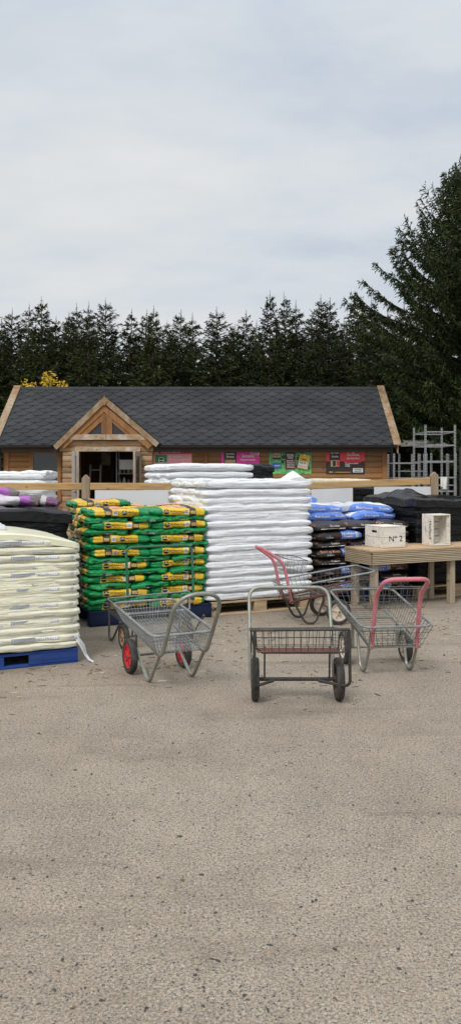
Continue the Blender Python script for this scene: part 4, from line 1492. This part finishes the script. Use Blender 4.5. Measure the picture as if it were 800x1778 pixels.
def layer(t, W, H, name, items):
    """items: ('r', mat, x0, y0, x1, y1) or ('t', mat, x, y, text, size, width) or ('d', mat, x, y, r), fractions from the top left"""
    for k, it in enumerate(items):
        mb = MB()
        y = -.0015 - .0012 * k
        if it[0] == 'r':
            _, m, x0, y0, x1, y1 = it[:6]
            rot = it[6] if len(it) > 6 else 0
            cx, cz, w, h = (x0 + x1) / 2 * W, H - (y0 + y1) / 2 * H, (x1 - x0) * W, (y1 - y0) * H
            pts = []
            for a, b in ((-1, -1), (1, -1), (1, 1), (-1, 1)):
                px, pz = a * w / 2, b * h / 2
                pts.append((cx + px * math.cos(rot) - pz * math.sin(rot), y, cz + px * math.sin(rot) + pz * math.cos(rot)))
            mb.add(pts, [(0, 1, 2, 3)])
        elif it[0] == 't':
            _, m, x, yy, s, size, wd = it[:7]
            mb.text(s, size * H, Matrix.Translation((x * W, y, H - yy * H)) @ Matrix.Rotation(math.pi / 2, 4, 'X') @ Matrix.Rotation(it[7] if len(it) > 7 else 0, 4, 'Z'), width=wd * W, bold=.002)
        else:
            _, m, x, yy, r = it
            mb.add([(x * W, y, H - yy * H)] + [(x * W + r * W * math.cos(2 * math.pi * i / 20), y, H - yy * H + r * W * math.sin(2 * math.pi * i / 20)) for i in range(20)],
                   [(0, 1 + i, 1 + (i + 1) % 20) for i in range(20)])
        mb.build('lettering' if it[0] == 't' else 'printed_panel', POSTER_M[m], t)

t, W, H = poster('pink poster with green pack picture beside the shop door', 266, 779.5, 333, 822, POSTER_M['pink'])
layer(t, W, H, 'p', [('r', 'crimson', .1, 0, 1, .2), ('d', 'cream', .07, .12, .07), ('d', 'black', .17, .1, .03), ('t', 'white', .45, .11, 'SPECIAL PLANTS', .15, .5),
                     ('r', 'green', .06, .24, .36, .56), ('r', 'cream', .06, .56, .36, .92), ('d', 'white', .21, .46, .075), ('d', 'black', .21, .46, .06), ('r', 'white', .14, .45, .28, .49),
                     ('t', 'white', .58, .3, 'For healthy plants', .07, .3), ('t', 'white', .68, .42, 'Lasts up to 3 months longer', .07, .5), ('d', 'white', .43, .3, .018), ('d', 'white', .43, .42, .018)])
t, W, H = poster('magenta poster with dark pack picture above the white stack', 384, 779, 450, 822, POSTER_M['magenta'])
layer(t, W, H, 'p', [('r', 'brown', .07, .13, .4, .6), ('t', 'white', .235, .21, 'Bord na M\u00f3na', .085, .22), ('t', 'white', .235, .33, 'Growise', .13, .2), ('r', 'tan', .1, .45, .37, .58),
                     ('t', 'white', .7, .07, 'BORD NA M\u00d3NA', .1, .42), ('t', 'white', .7, .3, 'Growise', .17, .32), ('t', 'white', .7, .45, 'Ericaceous Compost', .09, .4),
                     ('r', 'white', .77, .1, .99, .24, -.12), ('t', 'black', .88, .15, '2 for 12', .055, .16, -.12), ('t', 'black', .88, .2, 'mix & match', .05, .16, -.12)])
t, W, H = poster('green leafy poster with maroon heading and yellow tag', 467, 778, 540, 823, POSTER_M['leaf'])
its = [('r', 'maroon', 0, 0, 1, .17)]
rg = random.Random(3)
for i in range(9):
    its.append(('d', 'dkleaf', rg.choice([.04, .35, .67, .7, .95, .3]) + rg.uniform(-.03, .03), rg.uniform(.25, .9), rg.uniform(.025, .045)))
its += [('t', 'white', .5, .09, 'John Innes Range', .12, .5), ('d', 'tan', .07, .08, .02), ('d', 'tan', .92, .08, .02), ('r', 'black', .08, .2, .27, .43), ('r', 'cream', .09, .21, .26, .36), ('t', 'black', .175, .29, 'Irish', .13, .14),
        ('r', 'leaf', .08, .46, .28, .58), ('r', 'blue', .08, .57, .28, .77), ('t', 'white', .19, .67, 'compost', .08, .14), ('r', 'maroon', .38, .43, .62, .8), ('r', 'brown', .38, .18, .62, .43)]
for i in range(4):
    its.append(('t', 'white', .5, .24 + i * .05, ['John Innes', 'Seed sowing', 'Potting on', 'Mature plants'][i], .045, .18 - .02 * i))
    its.append(('t', 'white', .51, .49 + i * .08, ['Seed No 1', 'Potting No 2', 'Mature No 3', 'Ericaceous'][i], .055, .18))
its += [('r', 'cream', .69, .26, .94, .8, -.2), ('r', 'yellow', .71, .25, .94, .52, -.2), ('d', 'white', .835, .27, .03), ('t', 'black', .82, .44, 'Compost', .08, .14, -.2), ('r', 'white', .69, .53, .9, .68, -.2), ('t', 'black', .79, .58, '3 for 10', .07, .13, -.2)]
layer(t, W, H, 'p', its)
t, W, H = poster('red and dark brown poster at the right end of the shop wall', 565.5, 777, 632.5, 823, POSTER_M['red'])
layer(t, W, H, 'p', [('r', 'brown', 0, .52, 1, 1), ('r', 'brown', .09, .14, .36, .5), ('r', 'cream', .12, .48, .34, .72), ('r', 'dkleaf', .17, .5, .25, .7), ('r', 'red', .27, .5, .33, .7),
                     ('t', 'white', .225, .21, 'Bord na M\u00f3na', .08, .22), ('t', 'white', .225, .34, 'Growise', .11, .17), ('t', 'white', .69, .07, 'BORD NA M\u00d3NA', .1, .4), ('t', 'white', .7, .27, 'Growise', .16, .32),
                     ('d', 'white', .7, .19, .025), ('t', 'white', .7, .41, 'John Innes No.1', .09, .32), ('r', 'red', .46, .53, .9, .57), ('t', 'white', .66, .6, 'For young plants', .055, .34), ('t', 'white', .55, .65, 'seedlings', .05, .13), ('t', 'white', .55, .7, 'cuttings', .05, .13),
                     ('r', 'white', .69, .78, .95, .94), ('t', 'black', .82, .82, 'Peat based', .045, .18), ('t', 'black', .82, .89, 'compost 25 L', .05, .2), ('t', 'tan', .42, .93, 'www.bordnamonagrowise.com', .055, .42), ('d', 'tan', .1, .93, .022), ('d', 'tan', .15, .93, .022)])

# ------------------------------------------------------------------ slotted steel racks beside the shop
def ladder_upright(mb, x, y, z0, z1, w=.034, axis='x'):
    s = w * .3
    for a in (-w / 2, w / 2 - s):
        if axis == 'x': mb.box((x + a, y, z0), (x + a + s, y + .003, z1))
    z = z0
    while z < z1:
        mb.box((x - w / 2 + s, y + .0002, z), (x + w / 2 - s, y + .0028, min(z + .03, z1)))
        z += .062
    mb.box((x - w / 2, y + .0035, z0), (x - w / 2 + .003, y + .035, z1))
def rack(label, x0, x1, y0, y1, h, beams, grp='slotted steel racks beside the shop'):
    t = thing('steel_rack', label, 'rack', (x0, y0, 0), 0, grp)
    W, D = x1 - x0, y1 - y0
    for x in (0, W):
        for y in (0, D):
            mb = MB(); ladder_upright(mb, x, y, 0, h); mb.build('upright', M['slot_steel'], t)
    for z in beams:
        mb = MB()
        mb.box((.015, -.006, z - .011), (W - .015, -.001, z + .011)); mb.box((.015, D - .006, z - .011), (W - .015, D - .001, z + .011))
        mb.box((-.006, .02, z - .011), (-.001, D - .02, z + .011)); mb.box((W + .001, .02, z - .011), (W + .006, D - .02, z + .011))
        mb.box((-.001, -.001, z + .0115), (W, .014, z + .013))
        mb.build('shelf_beam', M['slot_steel'], t)
    return t
rack('tall empty slotted steel rack right of the shop', 3.795, 4.37, 15.0, 15.94, 2.35, (2.21, 1.95, 1.636, 1.32, 1.05, .5))
rack('low slotted rack nearest the shop corner, behind the tall rack', 3.46, 3.98, 16.3, 16.9, 1.82, (1.62, 1.3, .8))
rack('low slotted rack standing between the shop and the tall one', 3.72, 4.3, 17.0, 17.6, 1.84, (1.45, .9))
rack('low slotted rack farthest right behind the tall rack', 4.22, 4.72, 16.2, 16.8, 1.83, (1.64, 1.15, .6))
rack('low slotted rack in the dark corner behind the others', 4.35, 5.0, 17.1, 17.7, 1.85, (1.3, .7))
cl = MB()
n = 8
a, b = at(764, 828, 14.96), at(775.5, 828, 14.96)
vs = [(a.x + (b.x - a.x) * i / n, 14.96 - .02 * math.sin(i * 1.3) * j / n, a.z - (.24 - .05 * (i < 3)) * j / n) for j in range(n + 1) for i in range(n + 1)]
cl.add(vs, [(j * 9 + i, j * 9 + i + 1, (j + 1) * 9 + i + 1, (j + 1) * 9 + i) for j in range(n) for i in range(n)])
tag(cl.build('white_cloth', mat('white_cloth', (.7, .7, .67), .8), smooth=True), 'white cloth hanging from a beam of the tall rack', 'cloth')
# dark netted shelter behind the racks
t = thing('shade_shelter', 'black netted shelter with pale roof sheet behind the racks', 'shelter', (0, 0, 0))
MB().box((3.66, 18.6, 0), (7.6, 18.7, 2.05)).build('netting', M['dark_void'], t)
MB().box((3.66, 17.9, 0), (3.7, 18.595, 2.0)).build('netting', M['dark_void'], t)
mb = MB()
for k in range(4):
    x = 3.95 + k * .28
    mb.prism([(x, 17.85, 2.02), (x + .27, 17.85, 2.035), (x + .27, 18.7, 2.2), (x, 18.7, 2.19)], (0, 0, .02))
mb.build('roof_sheet', mat('weathered_roof_sheet', (.22, .22, .2), .8, var=.6, vscale=9), t)
for x in (3.75, 5.6, 7.5):
    MB().box((x - .03, 17.95, 0), (x + .03, 18.01, 2.02)).build('post', M['dark_steel'], t)
t = thing('mesh_fence', 'dark wire mesh fence at the right edge behind the racks', 'fence', (0, 0, 0))
mb = MB()
grid_panel(mb, (4.75, 15.9, 1.85), (8.0, 15.9, 1.85), (8.0, 15.9, 0.05), (4.75, 15.9, 0.05), 40, 24, .003)
mb.build('mesh', M['dark_steel'], t)
for x in (4.75, 6.4, 8.0):
    MB().tube([(x, 15.93, 0), (x, 15.93, 1.95)], .025, 8).build('post', M['dark_steel'], t)

# ------------------------------------------------------------------ trees
def leaf_mat(name, cols, rough=.55):
    m, nt, b = nodes_of(name)
    gi = nt.nodes.new('ShaderNodeNewGeometry')
    c = ramp(nt, gi.outputs['Random Per Island'], [(0, cols[0]), (.45, cols[1]), (.85, cols[2]), (1, cols[3])])
    f = noise_n(nt, coords(nt), 1.1, 3, .6)
    c = mix_rgb(nt, 1.0, c, ramp(nt, f, [(.3, (.6,) * 3), (.7, (1.35,) * 3)]), 'MULTIPLY')
    oi = nt.nodes.new('ShaderNodeObjectInfo')
    c = mix_rgb(nt, 1.0, c, ramp(nt, oi.outputs['Random'], [(0, (.75, .8, .75)), (1, (1.25, 1.15, 1.1))]), 'MULTIPLY')
    nt.links.new(c, b.inputs['Base Color'])
    b.inputs['Roughness'].default_value = rough
    b.inputs['Specular IOR Level'].default_value = .12
    return m
NEEDLE = leaf_mat('dark_spruce_needles', ((.014, .023, .008), (.03, .045, .014), (.058, .072, .024), (.125, .095, .042)))
NEEDLE2 = leaf_mat('green_spruce_needles', ((.016, .027, .009), (.03, .05, .016), (.052, .08, .027), (.09, .11, .043)))
BARK = mat('spruce_bark', (.075, .055, .042), .9, var=.4, vscale=12, stretch=(1, 1, .25), bmp=.6, bdist=.03)

def blade(mb, p, d, L, w, rng):
    """one twig clothed in needles: a thin kinked lozenge"""
    d = d.normalized()
    s = d.cross(Vector((rng.uniform(-1, 1), rng.uniform(-1, 1), rng.uniform(-1, 1))))
    if s.length < 1e-3: return
    s.normalize()
    n = s.cross(d)
    o = len(mb.v)
    mb.v += [p, p + d * L * .45 + s * w + n * w * .3, p + d * L - Vector((0, 0, L * .08)), p + d * L * .4 - s * w + n * w * .3]
    mb.f += [(o, o + 1, o + 2), (o, o + 2, o + 3)]
    mb.mi += [0, 0]

def spruce(seed, h, r, base=.06, whorl=.26, twig=.22, tw=.02, dens=1.0, up=.0, needle=None, label='', pw=.9, reach=None, reach_z=0, droop=.0, nbx=0):
    rng = random.Random(seed)
    root = thing('spruce_tree', label, 'tree')
    tk = MB()
    n = 9
    pts = [Vector((math.sin(i * 1.1 + seed) * .03, math.cos(i * 1.7 + seed) * .03, h * i / n)) for i in range(n + 1)]
    tk.tube(pts, [.014 * h * (1 - i / n) ** 1.1 + .004 for i in range(n + 1)], 8)
    crown = MB()
    z = h * base
    while z < h * .975:
        t = (z / h - base) / (1 - base)
        rr = r * (1 - t) ** pw * (rng.uniform(.8, 1.14) if r < 3 else rng.uniform(.9, 1.08)) + .03
        if t < .12: rr *= .8 + t * 1.6
        sc = .6 + .4 * min(1, (1 - t) * 2.6)          # small twigs near the tip of the tree
        nb = (5 if t < .85 else 4) + int(3 * rng.random()) + nbx
        a0 = rng.uniform(0, 6.28)
        for k in range(nb):
            a = a0 + 2 * math.pi * k / nb + rng.uniform(-.3, .3)
            L = rr * (rng.uniform(.6, 1.15) if r < 3 else rng.uniform(.72, 1.02))
            if reach and z < reach_z: L = min(L, reach * rng.uniform(.8, 1))
            el = up + .75 * t ** 2 + rng.uniform(-.18, .14) - .22 * (1 - t)
            dirh = Vector((math.cos(a), math.sin(a), 0))
            m = max(3, int(L / .14))
            prev = Vector((0, 0, z + rng.uniform(-.1, .1)))
            bp = [prev]
            for i in range(1, m + 1):
                u = i / m
                e = el - .35 * math.sin(u * 2.2) * (1 - t) + .55 * u * u * (.5 + up) * (1 if t < .8 else .4)
                prev = prev + (dirh * math.cos(e) + Vector((0, 0, math.sin(e)))) * (L / m)
                bp.append(prev)
            if L > .3:
                tk.tube(bp, [(.012 + .006 * L) * (1 - i / m) + .003 for i in range(m + 1)], 4)
            for i in range(m):
                u = (i + .5) / m
                p0, p1 = bp[i], bp[i + 1]
                ax = (p1 - p0).normalized()
                side = ax.cross(Vector((0, 0, 1))).normalized()
                cnt = int((3.0 if u > .2 else 1.2) * dens * (.75 + 1.0 * (1 - t)) + rng.random())
                for _ in range(cnt):
                    p = p0.lerp(p1, rng.random())
                    sg = rng.choice((-1, 1))
                    dv = ax * rng.uniform(.4, 1.1) + side * sg * rng.uniform(.2, .9) + Vector((0, 0, rng.uniform(-.7 - droop, .15)))
                    ll = twig * sc * rng.uniform(.6, 1.35) * (1 - .35 * u + .2 * (1 - t))
                    ll = min(ll, L * .8)
                    blade(crown, p, dv, ll, tw * sc * rng.uniform(.7, 1.2), rng)
                    for _2 in range(2):               # side shoots
                        q = p + dv.normalized() * ll * rng.uniform(.35, .9)
                        blade(crown, q, dv.normalized() + Vector((rng.uniform(-.7, .7), rng.uniform(-.7, .7), rng.uniform(-.7 - droop, .3))), ll * .6, tw * sc * .8, rng)
            blade(crown, bp[-1] - (bp[-1] - bp[-2]) * .3, bp[-1] - bp[-2] + Vector((0, 0, .02)), twig * sc * .8, tw * sc * .7, rng)
        z += whorl * rng.uniform(.75, 1.2) * (1 if t < .7 else .8)
    # leader
    for k in range(4):
        p = Vector((0, 0, h * .965 + k * .07))
        for _ in range(3):
            aa = rng.uniform(0, 6.28)
            blade(crown, p, Vector((math.cos(aa), math.sin(aa), rng.uniform(.6, 1.6))), .13 - .02 * k, tw * .4, rng)
    crown.tube([pts[-1] - Vector((0, 0, .3)), pts[-1] + Vector((0, 0, .14))], [.014, .005], 4)
    tk.build('trunk', BARK, root)
    crown.build('crown', needle or NEEDLE, root)
    return root

protos = [spruce(s, h, r, label='x', dens=d, pw=pw, twig=.2, tw=.022, whorl=.19) for s, h, r, d, pw in ((1, 7.0, 2.0, 2.3, .88), (2, 7.0, 1.75, 2.4, .82), (3, 7.0, 2.15, 2.3, .98), (4, 7.0, 1.6, 2.1, .78), (5, 7.0, 1.85, 2.0, .7), (6, 7.0, 2.0, 2.2, .92))]
TG = 'dark spruces in the row behind the shop'
tops = [(-18, 540), (3, 545), (21, 531), (50, 524), (73, 510), (98, 545), (121, 538), (133, 523), (154, 519), (184, 513), (227, 532), (254, 534), (267, 526), (291, 552), (313, 533),
        (334, 540), (376, 529), (401, 560), (426, 535), (445, 552), (468, 501), (494, 503), (513, 518), (540, 540), (556, 507), (571, 513), (597, 545), (621, 503), (646, 510), (672, 530), (700, 520), (735, 500)]
rng = random.Random(77)
for i, (px, py) in enumerate(tops):
    Y = (23.6, 25.4, 24.4, 26.4)[i % 4] + rng.uniform(-.3, .3)
    p = at(px, py, Y)
    sc = (p.z) / 7.2
    lab = f'dark spruce behind the shop roof, number {i + 1} in the row from the left'
    side = 'over the left roof' if px < 240 else ('above the mid roof' if px < 460 else 'near the big spruce')
    words = ['first', 'second', 'third', 'fourth', 'fifth', 'sixth', 'seventh', 'eighth', 'ninth', 'tenth', 'eleventh', 'twelfth', 'thirteenth', 'fourteenth', 'fifteenth', 'sixteenth']
    nth = words[i] if i < 16 else words[len(tops) - 1 - i]
    lab = f'dark spruce {side}, {nth} in the row from the {"left" if i < 16 else "right"}'
    pr0 = protos[(i * 5 + i // 6) % 6]
    wsc = sc * rng.uniform(.85, 1.2)
    if pr0.get('label') == 'x':
        o = pr0
        o.location = (p.x, Y, 0); o.rotation_euler = (0, 0, rng.uniform(0, 6)); o.scale = (wsc, wsc, sc)
        tag(o, lab, 'tree', TG)
    else:
        o = dup(pr0, (p.x, Y, 0), rng.uniform(0, 6), lab, (wsc, wsc, sc))
# farther rank that closes the gaps low down
NTH = ['first', 'second', 'third', 'fourth', 'fifth', 'sixth', 'seventh', 'eighth', 'ninth', 'tenth', 'eleventh', 'twelfth']
for i in range(24):
    px = -60 + i * 36
    Y = 28.5 + rng.uniform(-.7, .7)
    p = at(px, 562 + rng.uniform(-18, 22), Y)
    sc = p.z / 7.2
    o = dup(protos[(i * 5 + 2) % 6], (p.x, Y, 0), rng.uniform(0, 6), f'spruce in the farther rank, {NTH[i] if i < 12 else NTH[23 - i]} from the {"left" if i < 12 else "right"}', (sc * 1.15, sc * 1.15, sc))
    o['group'] = 'spruces in the farther rank'

big = spruce(33, 9.4, 5.6, base=.05, whorl=.2, twig=.185, tw=.016, dens=3.3, up=.46, needle=NEEDLE2, label='big spreading green spruce rising at the right edge of the yard', pw=.9, reach=2.3, reach_z=3.6, droop=.5, nbx=3)
big.location = (5.85, 19.0, 0)
s2 = spruce(37, 5.0, 1.9, base=.03, whorl=.2, twig=.2, tw=.016, dens=1.6, up=.2, needle=NEEDLE2, label='smaller bright green spruce at the far right edge, nearer than the big one', pw=.75)
s2.location = (6.3, 14.2, 0)

# yellow flowering shrub behind the roof
t = thing('flowering_shrub', 'yellow flowering shrub peeping over the left end of the roof', 'shrub', (-5.0, 20.9, 0))
rng = random.Random(9)
st, fl, gl = MB(), MB(), MB()
for k in range(46):
    x, y = rng.uniform(-.55, .55), rng.uniform(-.35, .35)
    hh = 3.75 + rng.uniform(-.1, .16) + (.25 if abs(x - .12) < .12 else 0) - (.25 if -.1 > x > -.3 else 0)
    st.tube([(x * .4, y * .4, 0), (x * .8, y * .8, hh * .6), (x, y, hh)], [.014, .01, .004], 4)
    for j in range(26):
        p = Vector((x + rng.uniform(-.07, .07), y + rng.uniform(-.07, .07), hh - rng.uniform(-.03, .3)))
        blade(fl, p, Vector((rng.uniform(-1, 1), rng.uniform(-1, 1), rng.uniform(-.2, 1))), .055, .025, rng)
    for j in range(50):
        p = Vector((x + rng.uniform(-.15, .15), y + rng.uniform(-.15, .15), rng.uniform(.5, hh - .25)))
        blade(gl, p, Vector((rng.uniform(-1, 1), rng.uniform(-1, 1), rng.uniform(-.2, 1))), .14, .025, rng)
st.build('stems', BARK, t)
fl.build('flowers', mat('yellow_petals', (.72, .5, .03), .6, var=.2), t)
gl.build('foliage', NEEDLE2, t)

# ------------------------------------------------------------------ litter on the ground
rng = random.Random(21)
mb = MB()
for k in range(900):
    Y = 2.0 + 6.2 * rng.random() ** 1.3
    X = rng.uniform(-.36, .36) * Y
    a = rng.uniform(0, 6.28)
    L = rng.uniform(.003, .009) * (1.5 if rng.random() < .1 else 1)
    w = L * rng.uniform(.25, .55)
    c, s = math.cos(a), math.sin(a)
    h = rng.uniform(.002, .006)
    pts = [(-L, 0, .001), (-L * .3, -w, h), (L * .4, -w * .8, h * .7), (L, 0, .001), (L * .3, w, h), (-L * .5, w * .7, h * .8)]
    mb.add([(X + x * c - y * s, Y + x * s + y * c, z) for x, y, z in pts], [tuple(range(6))], rng.choice((0, 0, 0, 1, 2)))
for k in range(420):       # chips and straw trodden round the pallets
    cx, cy = rng.choice(((-.3, 6.3), (-1.5, 5.0), (-.1, 5.6), (2.1, 7.4), (1.8, 6.9), (-.1, 6.9), (.2, 6.4), (1.9, 5.6), (.6, 5.2), (-.9, 5.6)))
    X, Y = cx + rng.gauss(0, .3), cy + rng.gauss(0, .26)
    a = rng.uniform(0, 6.28)
    L, w = rng.uniform(.008, .035), rng.uniform(.002, .008)
    c, s = math.cos(a), math.sin(a)
    mb.add([(X + x * c - y * s, Y + x * s + y * c, z) for x, y, z in ((-L, -w, .001), (L, -w * .6, .003), (L * .9, w, .007), (-L * .8, w, .004))], [(0, 1, 2, 3)], rng.choice((1, 1, 2, 3)))
o = mb.build('ground_litter', [mat('dark_stone_chip', (.05, .052, .058), .8), mat('brown_bark_chip', (.16, .1, .055), .85), mat('pale_chip', (.42, .36, .28), .85), mat('straw', (.4, .31, .17), .85)])
tag(o, 'scattered stone chips and bark bits on the yard', kind='stuff')

# ------------------------------------------------------------------ sky, sun, camera
SUN_EL, SUN_AZ = R(50), R(205)     # high behind the viewer, a little to the left
world = bpy.data.worlds.new('World')
scene.world = world
world.use_nodes = True
nt = world.node_tree
bg = nt.nodes['Background']
sky = nt.nodes.new('ShaderNodeTexSky')
sky.sky_type = 'NISHITA'
sky.sun_disc = False
sky.sun_elevation = SUN_EL
sky.sun_rotation = SUN_AZ
tc = nt.nodes.new('ShaderNodeTexCoord')
sp = nt.nodes.new('ShaderNodeSeparateXYZ')
nt.links.new(tc.outputs['Generated'], sp.inputs[0])
den = math_n(nt, 'ADD', math_n(nt, 'MAXIMUM', sp.outputs['Z'], 0.0), .22)
cb = nt.nodes.new('ShaderNodeCombineXYZ')
nt.links.new(math_n(nt, 'DIVIDE', sp.outputs['X'], den), cb.inputs[0])
nt.links.new(math_n(nt, 'DIVIDE', sp.outputs['Y'], den), cb.inputs[1])
mp = nt.nodes.new('ShaderNodeMapping')
mp.inputs['Scale'].default_value = (.9, 1.5, 1)
mp.inputs['Rotation'].default_value = (0, 0, .35)
nt.links.new(cb.outputs[0], mp.inputs[0])
cl1 = noise_n(nt, mp.outputs[0], 1.1, 5, .5)
cl2 = noise_n(nt, mp.outputs[0], 3.0, 6, .6)
den_c = math_n(nt, 'ADD', math_n(nt, 'MULTIPLY', cl1, .75), math_n(nt, 'MULTIPLY', cl2, .25))
cloud = ramp(nt, den_c, [(.36, (4.35, 4.95, 5.75)), (.5, (5.65, 6.0, 6.3)), (.62, (6.5, 6.6, 6.6))])
# thick overcast is brighter overhead than low down
zen = ramp(nt, sp.outputs['Z'], [(.0, (.92,) * 3), (.5, (1.02,) * 3), (1, (1.95,) * 3)])
cloud = mix_rgb(nt, 1.0, cloud, zen, 'MULTIPLY')
final = mix_rgb(nt, .93, sky.outputs[0], cloud)
nt.links.new(final, bg.inputs['Color'])
bg.inputs['Strength'].default_value = .1

sl = bpy.data.lights.new('sun', 'SUN')
sl.energy = 1.5
sl.angle = R(14)
sl.color = (1.0, .96, .9)
so = bpy.data.objects.new('sun', sl)
COL.objects.link(so)
sd = Vector((math.sin(SUN_AZ) * math.cos(SUN_EL), math.cos(SUN_AZ) * math.cos(SUN_EL), math.sin(SUN_EL)))
so.rotation_euler = sd.to_track_quat('Z', 'Y').to_euler()

cam = bpy.data.cameras.new('camera')
cam.sensor_fit = 'VERTICAL'
cam.sensor_height = 36
cam.sensor_width = 36
cam.lens = 36 * F / 1778
cam.shift_y = -(889 - HOR) / 1778
cam.clip_end = 600
co = bpy.data.objects.new('camera', cam)
COL.objects.link(co)
co.location = (0, 0, CH)
co.rotation_euler = (R(90), 0, 0)
scene.camera = co
vs = scene.view_settings
vs.view_transform = 'Standard'
vs.look = 'None'
vs.gamma = 1
vs.exposure = 0.3
vs.use_curve_mapping = False
